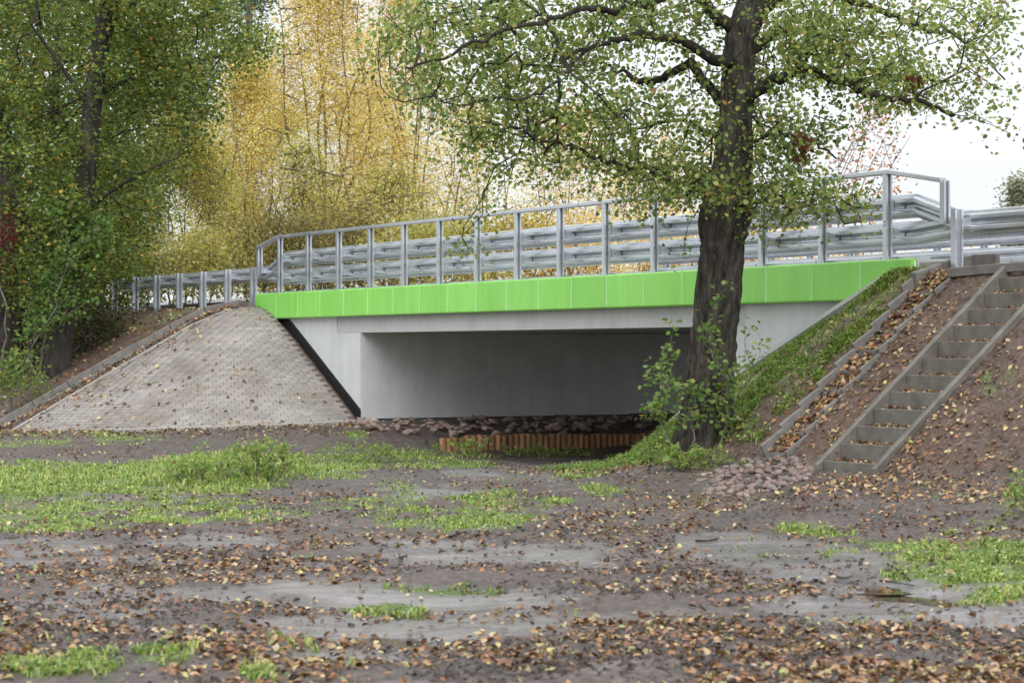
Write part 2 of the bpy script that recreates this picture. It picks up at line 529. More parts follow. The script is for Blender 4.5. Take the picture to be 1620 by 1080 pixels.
def stone(name, stops, rough=.6):
    m, nt, b = mat(name)
    oi = node(nt, 'ShaderNodeObjectInfo')
    c = ramp(nt, oi.outputs['Random'], stops).outputs[0]
    n = noise_node(nt, 25, 6, .7)
    c = mixc(nt, 1, c, ramp(nt, n.outputs[0], [(.3, (.65, .65, .65)), (.7, (1.25, 1.22, 1.2))]).outputs[0], 'MULTIPLY')
    nt.links.new(c, b.inputs['Base Color']); b.inputs['Roughness'].default_value = rough
    bump(nt, b, n.outputs[0], .5, .01)
    return m
M['rock'] = stone('quarry_stone', [(0, (.19, .13, .105)), (.4, (.30, .22, .185)), (.75, (.25, .19, .165)), (1, (.42, .33, .28))])
M['cobble'] = stone('pink_cobble', [(0, (.15, .11, .095)), (.3, (.25, .175, .15)), (.6, (.19, .15, .135)), (.8, (.09, .08, .078)), (1, (.31, .25, .22))], .5)

# ground: soil, wet mud and short-grass underlay driven by what lies where
m, nt, b = mat('ground_soil'); M['ground'] = m
ag = node(nt, 'ShaderNodeAttribute'); ag.attribute_name = 'grass'
aw = node(nt, 'ShaderNodeAttribute'); aw.attribute_name = 'wet'
asl = node(nt, 'ShaderNodeAttribute'); asl.attribute_name = 'slope'
n1 = noise_node(nt, 1.3, 6, .65, coord='Object'); n2 = noise_node(nt, 16, 8, .75, coord='Object'); n3 = noise_node(nt, 60, 4, .7, coord='Object')
soil = ramp(nt, n2.outputs[0], [(.3, (.034, .026, .023)), (.52, (.090, .071, .061)), (.72, (.160, .130, .113))]).outputs[0]
soil = mixc(nt, 1, soil, ramp(nt, n1.outputs[0], [(.3, (.75, .75, .78)), (.7, (1.3, 1.24, 1.2))]).outputs[0], 'MULTIPLY')
warm = mixc(nt, 1, soil, (1.18, .98, .84), 'MULTIPLY')
soil = mixc(nt, asl.outputs['Fac'], soil, warm)
mud = ramp(nt, n1.outputs[0], [(.3, (.125, .112, .110)), (.7, (.25, .232, .236))]).outputs[0]
n4 = noise_node(nt, 2.4, 7, .7, coord='Object', stretch=(.5, 1.6, 1), dist=.8)
mud = mixc(nt, .8, mud, ramp(nt, n4.outputs[0], [(.38, (.50, .47, .45)), (.60, (1.22, 1.22, 1.24))]).outputs[0], 'MULTIPLY')
mud = mixc(nt, .5, mud, ramp(nt, n3.outputs[0], [(.3, (.7, .7, .7)), (.7, (1.2, 1.2, 1.2))]).outputs[0], 'MULTIPLY')
wn_ = node(nt, 'ShaderNodeMath', operation='MULTIPLY_ADD'); nt.links.new(n2.outputs[0], wn_.inputs[0]); wn_.inputs[1].default_value = 1.6; wn_.inputs[2].default_value = -.8
wa_ = node(nt, 'ShaderNodeMath', operation='ADD', use_clamp=True); nt.links.new(wn_.outputs[0], wa_.inputs[0]); nt.links.new(aw.outputs['Fac'], wa_.inputs[1])
c = mixc(nt, wa_.outputs[0], soil, mud)
gc = ramp(nt, n2.outputs[0], [(.35, (.08, .11, .03)), (.7, (.21, .31, .07))]).outputs[0]
gf = node(nt, 'ShaderNodeMath', operation='MULTIPLY'); nt.links.new(ag.outputs['Fac'], gf.inputs[0]); gf.inputs[1].default_value = .75
c = mixc(nt, gf.outputs[0], c, gc)
nt.links.new(c, b.inputs['Base Color'])
rw = node(nt, 'ShaderNodeMapRange'); rw.inputs['To Min'].default_value = .62; rw.inputs['To Max'].default_value = .16
nt.links.new(wa_.outputs[0], rw.inputs['Value'])
rn = node(nt, 'ShaderNodeMath', operation='MULTIPLY_ADD'); nt.links.new(n2.outputs[0], rn.inputs[0]); rn.inputs[1].default_value = .3
nt.links.new(rw.outputs[0], rn.inputs[2]); 
rs = node(nt, 'ShaderNodeMath', operation='SUBTRACT'); nt.links.new(rn.outputs[0], rs.inputs[0]); rs.inputs[1].default_value = .13
nt.links.new(rs.outputs[0], b.inputs['Roughness'])
bm_ = node(nt, 'ShaderNodeMath', operation='ADD'); nt.links.new(n2.outputs[0], bm_.inputs[0]); nt.links.new(n3.outputs[0], bm_.inputs[1])
bp = bump(nt, b, bm_.outputs[0], .6, .02)
bi = node(nt, 'ShaderNodeMapRange'); bi.inputs['To Min'].default_value = .75; bi.inputs['To Max'].default_value = .34
nt.links.new(aw.outputs['Fac'], bi.inputs['Value']); nt.links.new(bi.outputs[0], bp.inputs['Strength'])

m, nt, b = mat('puddle_water'); M['water'] = m
b.inputs['Base Color'].default_value = (.055, .045, .028, 1); b.inputs['Roughness'].default_value = .06
b.inputs['IOR'].default_value = 1.33
n = noise_node(nt, 9, 3, .5); bump(nt, b, n.outputs[0], .08, .01)
M['clod'] = simple('soil_clod', (.055, .043, .037), .6, 0, .5, 30, .4, 80, .4)

# ------------------------------------------------------------------ ground sheet
def make_ground():
    a = np.concatenate([[-60, -25, -10, -5, -3, -2, -1.5, -1.25], np.linspace(-1.1, 1.1, 500), [1.25, 1.5, 2, 3, 5, 10, 25, 60]])
    rows = [-25, -10, 0, 4, 7, 8.5]
    y = 9.3
    while y < 47: rows.append(y); y += .0029 * y
    while y < 600: rows.append(y); y *= 1.025
    rows = np.array(rows)
    A, R = np.meshgrid(a, rows)
    Wd = np.where(R > 9, R * .262 + .6, 3.0)
    X = A * Wd; Y = R
    z = G(X, Y)
    zb = base_height(X, Y)
    g, w, sl = masks(X, Y, zb)
    nr, nc = X.shape
    V = np.stack([X.ravel(), Y.ravel(), z.ravel()], 1)
    i = np.arange(nr * nc).reshape(nr, nc)
    Q = np.stack([i[:-1, :-1].ravel(), i[:-1, 1:].ravel(), i[1:, 1:].ravel(), i[1:, :-1].ravel()], 1)
    # leave out the cells wholly beneath the paved cone's shell? keep: one sheet
    o = np_mesh('ground', V, Q, M['ground'], attrs={'grass': g.ravel(), 'wet': w.ravel(), 'slope': sl.ravel()}, smooth=True)
    tag(o, kind='structure')
make_ground()

for k, (px, py, _, rx, ry) in enumerate(PUDDLES):
    zc = float(G(px, py)); 
    mb = MB(); n = 28
    pts = [(px + rx * 1.5 * math.cos(i * math.tau / n), py + ry * 1.5 * math.sin(i * math.tau / n)) for i in range(n)]
    xs = rng.uniform(-1, 1, (400, 2)); xs = xs[(xs ** 2).sum(1) < 1]
    lev = float(np.percentile(G(px + xs[:, 0] * rx * .8, py + xs[:, 1] * ry * .8), 38))
    mb.add([(x, y, lev) for x, y in pts], [tuple(range(n))])
    o = mb.build('puddle', M['water'], loc=(px, py, lev)); tag(o, kind='structure')

# ------------------------------------------------------------------ road and bridge
ZF, ZB, ZS = 2.77, 2.27, 1.97       # fascia top, fascia bottom, soffit
def zroad(o):                       # cross fall, higher on the far side
    return 2.70 - 0.025 * (o + 1)
mb = MB()
for (s0, s1) in [(-60, -.3), (-.3, SL + .3), (SL + .3, 90)]:
    P = [W(s0, -1.2, zroad(-1.2)), W(s1, -1.2, zroad(-1.2)), W(s1, -9.6, zroad(-9.6)), W(s0, -9.6, zroad(-9.6))]
    mb.add([p - Z3 * .12 for p in P] + P, [(3, 2, 1, 0), (4, 5, 6, 7), (0, 1, 5, 4), (2, 3, 7, 6)])
tag(mb.build('road', M['asphalt']), kind='structure')
mb = MB()
for o_ in (-1.45, -9.35):
    P = [W(-60, o_, zroad(o_) + .004), W(90, o_, zroad(o_) + .004), W(90, o_ + .12, zroad(o_ + .12) + .004), W(-60, o_ + .12, zroad(o_ + .12) + .004)]
    mb.add(P, [(0, 1, 2, 3)])
tag(mb.build('road_marking', simple('road_paint', (.7, .7, .68), .6)), kind='structure')

bridge = thing('road_bridge', 'low grey concrete road bridge with a bright green edge over a dry ditch', 'bridge', W(9.7, -5, 0))
def slab(s0, s1, o0, o1, z0, z1):   # block along the bridge axes
    mb = MB(); return mb.hexa([W(s0, o0, z0), W(s1, o0, z0), W(s1, o1, z0), W(s0, o1, z0), W(s0, o0, z1), W(s1, o0, z1), W(s1, o1, z1), W(s0, o1, z1)])
sAL = s_at(570, -.14)               # near corner of the left abutment
sAR = 4.35
slab(sAR - .8, sAL + .95, -.155, -10.7, ZS, 2.562).build('deck', M['deck'], bridge)
slab(.0, SL, -.1, -1.15, 2.564, 2.76).build('edge_kerb', M['deck'], bridge, .01)
slab(.0, SL, -9.7, -10.75, 2.7, 2.99).build('edge_kerb', M['deck'], bridge, .01)
slab(sAL, sAL + .8, -.142, -10.7, -.6, ZS - .003).build('abutment', M['wall'], bridge)
slab(sAR - .8, sAR, -.142, -10.7, -.6, ZS - .003).build('abutment', M['wall'], bridge)
# the joint groove beside the deck's end, then the wing walls
slab(sAL + .8, SL - .1, -.142, -.5, -.3, ZS - .003).build('wing_wall', M['wall'], bridge)
slab(sAL + .965, SL - .1, -.142, -.5, ZS - .003, 2.56).build('wing_wall', M['wall'], bridge)
slab(.1, sAR - .81, -.14, -.5, -.3, 2.56).build('wing_wall', M['wall'], bridge)
# far side wing walls
slab(sAL + .8, SL, -10.3, -10.7, -.3, 2.6).build('wing_wall', M['wall'], bridge)
slab(.0, sAR - .8, -10.3, -10.7, -.3, 2.6).build('wing_wall', M['wall'], bridge)
NP = 20; pw = SL / NP
for side in (0, 1):
    for i in range(NP):
        s0, s1 = i * pw + .009, (i + 1) * pw - .009
        oo = (-.06, .0) if side == 0 else (-10.78, -10.72)
        zz = 0 if side == 0 else .22
        mb = MB()
        prof = [(oo[0], ZB + zz), (oo[1] - .012, ZB + zz), (oo[1], ZB + .02 + zz), (oo[1], ZF - .02 + zz), (oo[1] - .012, ZF + zz), (oo[0] - .06 * (side == 0), ZF + zz), (oo[0] - .06 * (side == 0), ZF - .02 + zz), (oo[0], ZF - .02 + zz)]
        if side: prof = [(oo[0], ZB + zz), (oo[1], ZB + zz), (oo[1], ZF + zz), (oo[0], ZF + zz)]
        ring = [[W(s, a, z) for a, z in prof] for s in (s0, s1)]
        n = len(prof); vs = ring[0] + ring[1]
        fs = [(j, (j + 1) % n, n + (j + 1) % n, n + j) for j in range(n)] + [tuple(reversed(range(n))), tuple(range(n, 2 * n))]
        mb.add(vs, fs); mb.build('fascia_panel', M['green'], bridge)
slab(.01, SL - .01, -.085, -.004, ZB + .014, ZF - .022).build('panel_joint_backing', M['joint'], bridge)
# bitumen coat where the wing wall and the abutment meet the ground
mb = MB(); q = []
for i in range(25):
    s = 18.55 - (18.55 - sAL + .02) * i / 24
    z = float(cone_z(np.array(s), np.array(0.0))[0]) ; q.append((s, z))
for (s0, z0), (s1, z1) in zip(q, q[1:]):
    mb.hexa([W(s0, -.14, z0 - .6), W(s0, -.128, z0 - .6), W(s1, -.128, z1 - .6), W(s1, -.14, z1 - .6), W(s0, -.14, min(z0 + .15, 2.26)), W(s0, -.128, min(z0 + .15, 2.26)), W(s1, -.128, min(z1 + .15, 2.26)), W(s1, -.14, min(z1 + .15, 2.26))])
mb.build('bitumen_coat', M['bitumen'], bridge)
slab(sAL - .012, sAL, -.15, -10.6, -.3, .395).build('bitumen_coat', M['bitumen'], bridge)

# ------------------------------------------------------------------ railing with guard rails
WP = [(0, -.155), (.012, -.145), (.018, -.115), (.075, -.095), (.08, -.085), (.08, -.05), (.072, -.04), (.008, -.02), (.004, 0), (.008, .02), (.072, .04), (.08, .05), (.08, .085), (.075, .095), (.018, .115), (.012, .145), (0, .155)]
def wprofile():                     # closed thin W section: (towards road, up)
    t = .006
    return WP + [(a + t, b) for a, b in reversed(WP)]
def beam(path, parent, name='guard_beam'):   # path of (s, o, z centre)
    mb = MB(); fr = []
    for (s, o, z) in path: fr.append((W(s, o, z), -N3, Z3))
    mb.sweep([(-a, b) for a, b in wprofile()], [(p, A, B) for p, A, B in fr])
    return mb.build(name, M['galv'], parent)
def bolt_into(mb, c, r=.016, h=.02, ax=None):
    ax = ax or N3; a = D3; n = 6
    vs = [c + a * r * math.cos(k * math.tau / n) + Z3 * r * math.sin(k * math.tau / n) for k in range(n)]
    vs += [v + ax * h for v in vs]
    mb.add(vs, [tuple(reversed(range(n))), tuple(range(n, 2 * n))] + [(k, (k + 1) % n, n + (k + 1) % n, n + k) for k in range(n)])
def hpost(s, o, z0, z1, parent, w=.085, dpt=.11, t=.008):
    mb = MB(); h = (z0 + z1) / 2; L = z1 - z0
    for k in (-1, 1): mb.box(W(s, o + k * (dpt / 2 - t / 2), h), D3, N3, Z3, w, t, L)
    mb.box(W(s, o, h), D3, N3, Z3, t, dpt - 2 * t, L)
    return mb.build('post', M['galv'], parent)
# C profile post, open to the right: the dark slot seen in the photo
def cpost(s, o, z0, z1, parent, w=.07, dpt=.10, t=.007, base=True):
    mb = MB(); h = (z0 + z1) / 2; L = z1 - z0
    mb.box(W(s, o + dpt / 2 - t / 2, h), D3, N3, Z3, w, t, L)
    mb.box(W(s, o - dpt / 2 + t / 2, h), D3, N3, Z3, w, t, L)
    mb.box(W(s + w / 2 - t / 2, o, h), D3, N3, Z3, t, dpt - 2 * t, L)
    for k in (-1, 1): mb.box(W(s - w / 2 + t / 2, o + k * (dpt / 2 - .018), h), D3, N3, Z3, t, .022, L)
    p = mb.build('post', M['galv'], parent)
    if base:
        b = MB(); b.box(W(s, o - .02, z0 + .008), D3, N3, Z3, .2, .2, .016)
        for a in (-.075, .075): b.box(W(s + a, o + .055, z0 + .035), D3, N3, Z3, .02, .02, .045)
        b.build('base_plate', M['galv'], p)
    return p

OP = -.085                          # posts' line
sp0, sp1 = s_at(1404, OP), s_at(443, OP)
NPOST = 15; gap = (sp1 - sp0) / (NPOST - 1)
rail = thing('bridge_railing', 'tall galvanised bridge railing with double guard rail on the near green edge', 'railing', W(9.7, OP, ZF))
ZR = 3.87
OB = OP - .27                       # beams' back
ZU, ZL = 3.445, 3.10                # beam centres
for i in range(NPOST):
    s = sp0 + i * gap
    p = cpost(s, OP, ZF - .02, ZR - .03, rail)
    for zc in (ZU, ZL):
        mb = MB(); sb = s - .02
        # bent bracket: plate, tapered arm and seat
        mb.box(W(sb, OP - .055, zc), D3, N3, Z3, .07, .008, .16)
        mb.hexa([W(sb + .03, OP - .06, zc - .07), W(sb + .03, OP - .06, zc - .06), W(sb + .02, OB + .01, zc - .02), W(sb + .02, OB + .01, zc - .03),
                 W(sb + .03, OP - .06, zc + .06), W(sb - .03, OP - .06, zc + .07), W(sb - .02, OB + .01, zc + .03), W(sb + .02, OB + .01, zc + .02)])
        mb.box(W(sb - .03, (OP + OB) / 2 - .02, zc), D3, N3, Z3, .006, .17, .11)
        mb.box(W(sb + .03, (OP + OB) / 2 - .02, zc), D3, N3, Z3, .006, .17, .11)
        mb.box(W(sb, OB + .012, zc), D3, N3, Z3, .11, .01, .2)
        bolt_into(mb, W(sb + .03, OB + .017, zc + .07)); bolt_into(mb, W(sb - .03, OB + .017, zc - .07)); bolt_into(mb, W(sb, OP - .05, zc + .05), h=.03)
        mb.build('bracket', M['galv'], p)
nseg = 5
for zc in (ZU, ZL):
    for k in range(nseg):
        a = sp0 - .15 + (sp1 - sp0 + .3) * k / nseg; e = sp0 - .15 + (sp1 - sp0 + .3) * (k + 1) / nseg
        beam([(a - (.12 if k else 0), OB - (.004 if k % 2 else 0), zc), (e, OB - (.004 if k % 2 else 0), zc)], rail)
        if k:
            mb = MB()
            for ds in (-.03, -.09):
                for dz in (-.12, 0, .12): bolt_into(mb, W(a + ds, OB + (0 if dz == 0 else -.015), zc + dz), .012, .015)
            mb.build('splice_bolts', M['galv'], rail)
# ends: both beams run together into the single approach rail
ZA = 3.175
for sgn, s0 in ((-1, sp0 - .15), (1, sp1 + .15)):
    beam([(s0, OB - .002, ZU), (s0 + sgn * .12, OB - .002, ZU), (s0 + sgn * .95, OB + .01, ZA + .01), (s0 + sgn * 1.2, OB + .01, ZA + .01)], rail)
    beam([(s0, OB - .006, ZL), (s0 + sgn * .12, OB - .006, ZL), (s0 + sgn * .95, OB - .01, ZA - .01), (s0 + sgn * 1.2, OB - .01, ZA - .01)], rail)
# handrail
hp = [(-.045, -.03), (.045, -.03), (.05, -.02), (.05, .02), (.045, .03), (-.045, .03), (-.05, .02), (-.05, -.02)]
mb = MB(); mb.sweep(hp, [(W(s, OP, z), N3, Z3) for s, z in [(sp0 - 1.02, 3.70), (sp0 - .05, ZR), (sp1 + .05, ZR), (sp1 + 1.02, 3.70)]])
mb.build('handrail', M['galv'], rail)
for s in (sp0 - 1.02, sp1 + 1.02):
    p = cpost(s, OP - .03, 3.17, 3.70, rail, .08, .10, .007, False)
    mb = MB(); mb.box(W(s, OB + .09, 3.24), D3, N3, Z3, .06, .2, .1); mb.build('bracket', M['galv'], p)
slab(.02, SL - .02, -.15, -.33, 2.762, 2.80).build('base_strip', M['galv'], rail)

def approach(name, label, sa, sb, spacing, start, oo, beams, zg, ztop, back=True, group=None):
    r = thing(name, label, 'guard rail', W((sa + sb) / 2, oo, zg), group)
    n = int(abs(sb - sa) / 4) + 1
    for zc in beams:
        for k in range(n):
            a, e = sa + (sb - sa) * k / n, sa + (sb - sa) * (k + 1) / n
            beam([(a - .1, oo - .27 * (1 if back else -1) - .004 * (k % 2), zc), (e, oo - .27 * (1 if back else -1) - .004 * (k % 2), zc)], r)
    s = start
    while min(sa, sb) - .1 < s < max(sa, sb) + .1:
        p = cpost(s, oo, zg - .3, ztop, r, .08, .13, .008, False)
        for zc in beams:
            mb = MB(); sg = 1 if back else -1
            mb.box(W(s - .01, oo - sg * .16, zc), D3, N3, Z3, .07, .19, .1); mb.box(W(s - .01, oo - sg * .255, zc), D3, N3, Z3, .12, .012, .2)
            bolt_into(mb, W(s - .04, oo - sg * .245, zc + .06)); bolt_into(mb, W(s + .02, oo - sg * .245, zc - .06))
            mb.build('bracket', M['galv'], p)
        s += spacing
    return r
sq = s_at(401, OP)
approach('guard_rail', 'single galvanised guard rail on the bank left of the bridge', sp1 + 1.33, sp1 + 9.7, gap, sq, OP, [ZA], 2.5, 3.31)
sr = s_at(1519, OP)
approach('guard_rail', 'single galvanised guard rail above the concrete stairs at the right edge', sp0 - 12, sp0 - 1.33, -gap, sr, OP + .05, [ZA], 2.5, 3.33)
approach('guard_rail', 'double galvanised guard rail on the far side of the road seen past the right end', -6, 20, 1.28, -5.6, -10.45, [3.73, 3.38], 2.9, 3.85, False)
approach('guard_rail', 'low single guard rail on the far side of the road beyond the left bank', 21, 95, 2.0, 21.3, -10.45, [3.17], 2.6, 3.3, False)

# ------------------------------------------------------------------ left paved cone
cone = thing('paved_cone', 'wet grey brick paved cone at the left end of the bridge', 'paving', W(SL - 1.5, 2, 0))
bm_w, bm_h, bm_t = .198, .098, .06
bme = bpy.data.meshes.new('brick')
mb = MB(); c = .007
x, y, z = bm_w / 2, bm_h / 2, 0
mb.add([(-x, -y, -bm_t), (x, -y, -bm_t), (x, y, -bm_t), (-x, y, -bm_t), (-x, -y, -c), (x, -y, -c), (x, y, -c), (-x, y, -c), (-x + c, -y + c, 0), (x - c, -y + c, 0), (x - c, y - c, 0), (-x + c, y - c, 0)],
       [(0, 1, 5, 4), (1, 2, 6, 5), (2, 3, 7, 6), (3, 0, 4, 7), (4, 5, 9, 8), (5, 6, 10, 9), (6, 7, 11, 10), (7, 4, 8, 11), (8, 9, 10, 11)])
bme.from_pydata(mb.v, [], mb.f); bme.materials.append(M['brick'])
BV = np.array(mb.v); BF = mb.f
places = []
def cone_pt(t, th):                 # th 0 at the wall, 1 at the left edge
    a = t * CA * math.cos(th * math.pi / 2); b_ = t * CB * math.sin(th * math.pi / 2)
    s, o = SL - a, b_
    zt = 0.34 * (1 - th) + .12 * th
    return W(s, o, zt + (CTOP - zt) * float(cone_f(np.array(t))))
t = .985; row = 0
while t > .04:
    # arc length of this course
    pts = [cone_pt(t, k / 40) for k in range(41)]
    cum = [0]
    for p, q_ in zip(pts, pts[1:]): cum.append(cum[-1] + (q_ - p).length)
    L = cum[-1]; n = max(1, int(L / .203)); off = .1 if row % 2 else 0
    l = off + .1
    while l < L - .09:
        k = np.searchsorted(cum, l) - 1; k = max(0, min(39, k)); fth = (k + (l - cum[k]) / (cum[k + 1] - cum[k])) / 40
        p = cone_pt(t, fth)
        ex = (cone_pt(t, min(1, fth + .01)) - cone_pt(t, max(0, fth - .01))).normalized()
        ey = (cone_pt(max(.01, t - .02), fth) - cone_pt(min(1, t + .02), fth)).normalized()
        ez = ex.cross(ey).normalized()
        if ez.z < 0: ez = -ez; ex = -ex
        ey = ez.cross(ex)
        places.append((p, ex, ey, ez)); l += .203
    # advance one course
    p0, p1 = cone_pt(t, .5), cone_pt(t - .01, .5)
    t -= .0104 * .1 / ((p1 - p0).length) * .985; row += 1
# the nearest 300 one by one, the rest as one mass
cen = cone_pt(.62, .30)
order = sorted(range(len(places)), key=lambda i: -1.0 / places[i][0].y * (2.0 if abs(places[i][0].x + 4.9) < 1.9 else 1.0))
single = set(order[:300])
random.seed(3)
rv, rf, rt = [], [], []
for i, (p, ex, ey, ez) in enumerate(places):
    j = random.uniform(-.003, .004); r1, r2 = random.gauss(0, .012), random.gauss(0, .018)
    ez2 = (ez + ex * r1 + ey * r2).normalized(); ex2 = (ex - ez2 * ex.dot(ez2)).normalized(); ey2 = ez2.cross(ex2)
    Mx = Matrix((ex2, ey2, ez2)).transposed().to_4x4(); Mx.translation = p + ez * j
    if i in single:
        o = bpy.data.objects.new('brick', bme); link(o, cone)
        Mx.translation = Mx.translation - cone.location; o.matrix_basis = Mx
    else:
        A = np.array([ex2, ey2, ez2]); v = BV @ A + np.array(Mx.translation)
        b0 = len(rv) * 12; rv.append(v); rf += [tuple(b0 + q_ for q_ in f) for f in BF]; rt.append(np.full(12, random.random()))
V = np.concatenate(rv) - np.array(cone.location)
o = np_mesh('upper_bricks', V, np.array(rf), M['brick'], cone, attrs={'tone': np.concatenate(rt)}); tag(o, kind='stuff')
# bedding under the bricks
def surf_patch(nu, nv, fn):
    vs = [fn(i / nu, j / nv) for i in range(nu + 1) for j in range(nv + 1)]
    fs = [(i * (nv + 1) + j, (i + 1) * (nv + 1) + j, (i + 1) * (nv + 1) + j + 1, i * (nv + 1) + j + 1) for i in range(nu) for j in range(nv)]
    return MB().add(vs, fs)
surf_patch(40, 40, lambda a, b: cone_pt(a * .995, b) - Z3 * .012).build('bedding', simple('bedding_sand', (.085, .072, .06), .8, 0, .3, 20), cone)
# toe kerb and left edge kerb, in pieces
def kerb_line(pts, h, w, mat_, parent, name='kerb_stone', seg=1.0, jitter=.004, up=0.0):
    cum = [0]
    for p, q_ in zip(pts, pts[1:]): cum.append(cum[-1] + (q_ - p).length)
    def atl(l):
        l = max(0, min(cum[-1], l))
        k = max(0, min(len(pts) - 2, int(np.searchsorted(cum, l)) - 1)); f = (l - cum[k]) / (cum[k + 1] - cum[k])
        return pts[k].lerp(pts[k + 1], f)
    n = max(1, round(cum[-1] / seg)); sl_ = cum[-1] / n
    for i in range(n):
        a, b_ = atl(i * sl_ + .004), atl((i + 1) * sl_ - .004)
        dx = (b_ - a); L = dx.length; dx = dx.normalized(); side = dx.cross(Z3).normalized(); upv = side.cross(dx).normalized()
        cc = (a + b_) / 2 + upv * (up - h / 2) + Z3 * random.uniform(-jitter, jitter) + side * random.uniform(-jitter, jitter)
        MB().box(cc, dx, side, upv, L, w, h).build(name, mat_, parent, .008)
kerb_line([cone_pt(1.0, k / 24) + N3 * .03 for k in range(25)], .2, .07, M['kerb_light'], cone, up=.035, seg=.8)
kerb_line([cone_pt(t_, 1.0) + (-D3) * .05 for t_ in np.linspace(.1, 1.01, 14)], .16, .06, M['kerb_light'], cone, up=.025, seg=.9)

ch = thing('side_kerb', 'line of dark concrete kerb pieces left of the brick cone', 'kerb', W(SL + .85, 2.5, 0))
kerb_line([cone_pt(t_, 1.0) + (-D3) * (.42 + .5 * t_) + Z3 * .02 for t_ in np.linspace(.02, 1.12, 16)], .25, .07, M['kerb'], ch, up=.13, seg=.75, jitter=.012)
kerb_line([cone_pt(t_, 1.0) + (-D3) * (.22 + .55 * t_) + Z3 * .0 for t_ in np.linspace(.02, 1.12, 16)], .15, .05, M['kerb'], ch, up=.05, seg=.75, jitter=.008)
kerb_line([W(SL + .5, .12, 2.56), W(SL - .1, .12, 2.55)], .2, .1, M['kerb'], ch, up=.06)

# ------------------------------------------------------------------ right: edging slabs, gutter, kerbs, stairs
def rz(s, o): return float(right_z(np.array(float(s)), np.array(float(o)))[0])
edge = thing('edging_strip', 'pale mossy slab strip where the grassy bank meets the right wing wall', 'edging', W(2.2, .05, 1.6))
n = 9
for i in range(n):
    s0, s1 = .55 + i * .48, .55 + (i + 1) * .48 - .008
    a, b_ = W(s0, .07, rz(s0, .0) + .15), W(s1, .07, rz(s1, .0) + .15)
    dx = (b_ - a).normalized(); side = (N3 - Z3 * .75).normalized()
    MB().box((a + b_) / 2 - Z3 * .03, dx, side, dx.cross(side), (b_ - a).length, .30, .09).build('edging_slab', M['slab'], edge, .006)

gut = thing('drainage_gutter', 'stepped concrete drainage gutter full of leaves running down the right bank', 'gutter', W(-1.0, 1.8, 1.2))
n = 9
oa, ob = .42, 3.02
def gs(o): return -.96 - .24 * (o - oa) / (ob - oa)
for i in range(n):
    o0, o1 = oa + (ob - oa) * i / n, oa + (ob - oa) * (i + 1) / n
    z0, z1 = rz(-1, o0), rz(-1, o1)
    wide = .07 * (i == 0); c0 = gs(o0); c1 = gs(o1)
    a, b_ = W(c0, o0, z0 - .005), W(c1, o1 + .05, z1 + .03)    # each piece lies flatter than the bank
    dx = (b_ - a).normalized(); sd = -D3; up = dx.cross(sd); up = up if up.z > 0 else -up
    mid = (a + b_) / 2; L = (b_ - a).length
    MB().box(mid - up * .05, dx, sd, up, L, .34, .05).build('gutter_floor', M['kerb'], gut, .004)
    for sg, hh in ((1, .17), (-1, .10)):
        A = mid + sd * sg * (.20 + wide)
        MB().box(A + up * (hh / 2 - (.08 if sg > 0 else .075)), dx, (sd + up * .12 * sg).normalized(), up, L, .036, hh).build('gutter_side', M['kerb'], gut, .006)
    bz = MB().box(W(c1, o1 + .02, z1 + .0), D3, N3, Z3, .34, .04, .07); bz.build('gutter_sill', M['kerb'], gut, .004)

kr = thing('verge_kerb', 'dark concrete kerb along the road verge above the stairs', 'kerb', W(-3, .4, 2.6))
kerb_line([W(-1.2, .48, 2.55), W(-1.6, .42, 2.585), W(-7.5, .42, 2.60)], .11, .08, M['kerb'], kr, up=.04)
kerb_line([W(-.74, .62, 2.50), W(-.62, -.02, 2.66), W(-.60, -.45, 2.74)], .22, .09, M['kerb'], kr, up=.06, seg=.55)
kerb_line([W(-.60, -.45, 2.74), W(-.95, -.55, 2.74)], .18, .1, M['kerb'], kr, up=.06, seg=.4)
mb = slab(-.60, -.02, -.12, -1.1, 2.55, 2.72); mb.build('verge_slab', M['kerb_light'], kr, .01)

st = thing('embankment_stairs', 'weathered concrete stairs with leaf covered treads on the right bank', 'stairs', W(-2.5, 1.8, 1.2))
sL, sR = -2.085, -3.02
P0, P1 = (.40, 2.50), (3.2, .30)
for s in (sL, sR):
    a, b_ = W(s, P0[0], P0[1]), W(s, P1[0], P1[1])
    dx = (b_ - a).normalized(); up = dx.cross(D3); up = up if up.z > 0 else -up
    mb = MB()
    top = [W(s, P0[0] + .02, P0[1] + .10), W(s, P1[0], P1[1] + .10)]
    hw = D3 * .036
    p = [W(s, P0[0] - .05, P0[1] - .15), W(s, P1[0], P1[1] - .15), W(s, P1[0], P1[1] + .10), W(s, P0[0] + .02, P0[1] + .13), W(s, P0[0] - .05, P0[1] + .11)]
    vs = [v - hw for v in p] + [v + hw for v in p]; m_ = len(p)
    mb.add(vs, [tuple(range(m_)), tuple(reversed(range(m_, 2 * m_)))] + [(j, m_ + j, m_ + (j + 1) % m_, (j + 1) % m_) for j in range(m_)])
    mb.build('stringer', M['stairs'], st, .008)
ns = 12
for i in range(ns):
    f = (i + .45) / ns
    oo = P0[0] + (P1[0] - P0[0]) * f; zz = P0[1] + (P1[1] - P0[1]) * f + .0
    wdt = abs(sR - sL) - .076; sc = (sL + sR) / 2
    MB().box(W(sc, oo + .03, zz - .06), D3, N3, Z3, wdt, .055, .20).build('riser', M['stairs'], st, .006)
    h_ = wdt / 2 - .002
    MB().hexa([W(sc + h_, oo, zz - .12), W(sc + h_, oo - .235, zz - .12), W(sc - h_, oo - .235, zz - .12), W(sc - h_, oo, zz - .12), W(sc + h_, oo, zz + .0), W(sc + h_, oo - .235, zz + .03), W(sc - h_, oo - .235, zz + .03), W(sc - h_, oo, zz + .0)]).build('tread', M['dark_soil'], st)

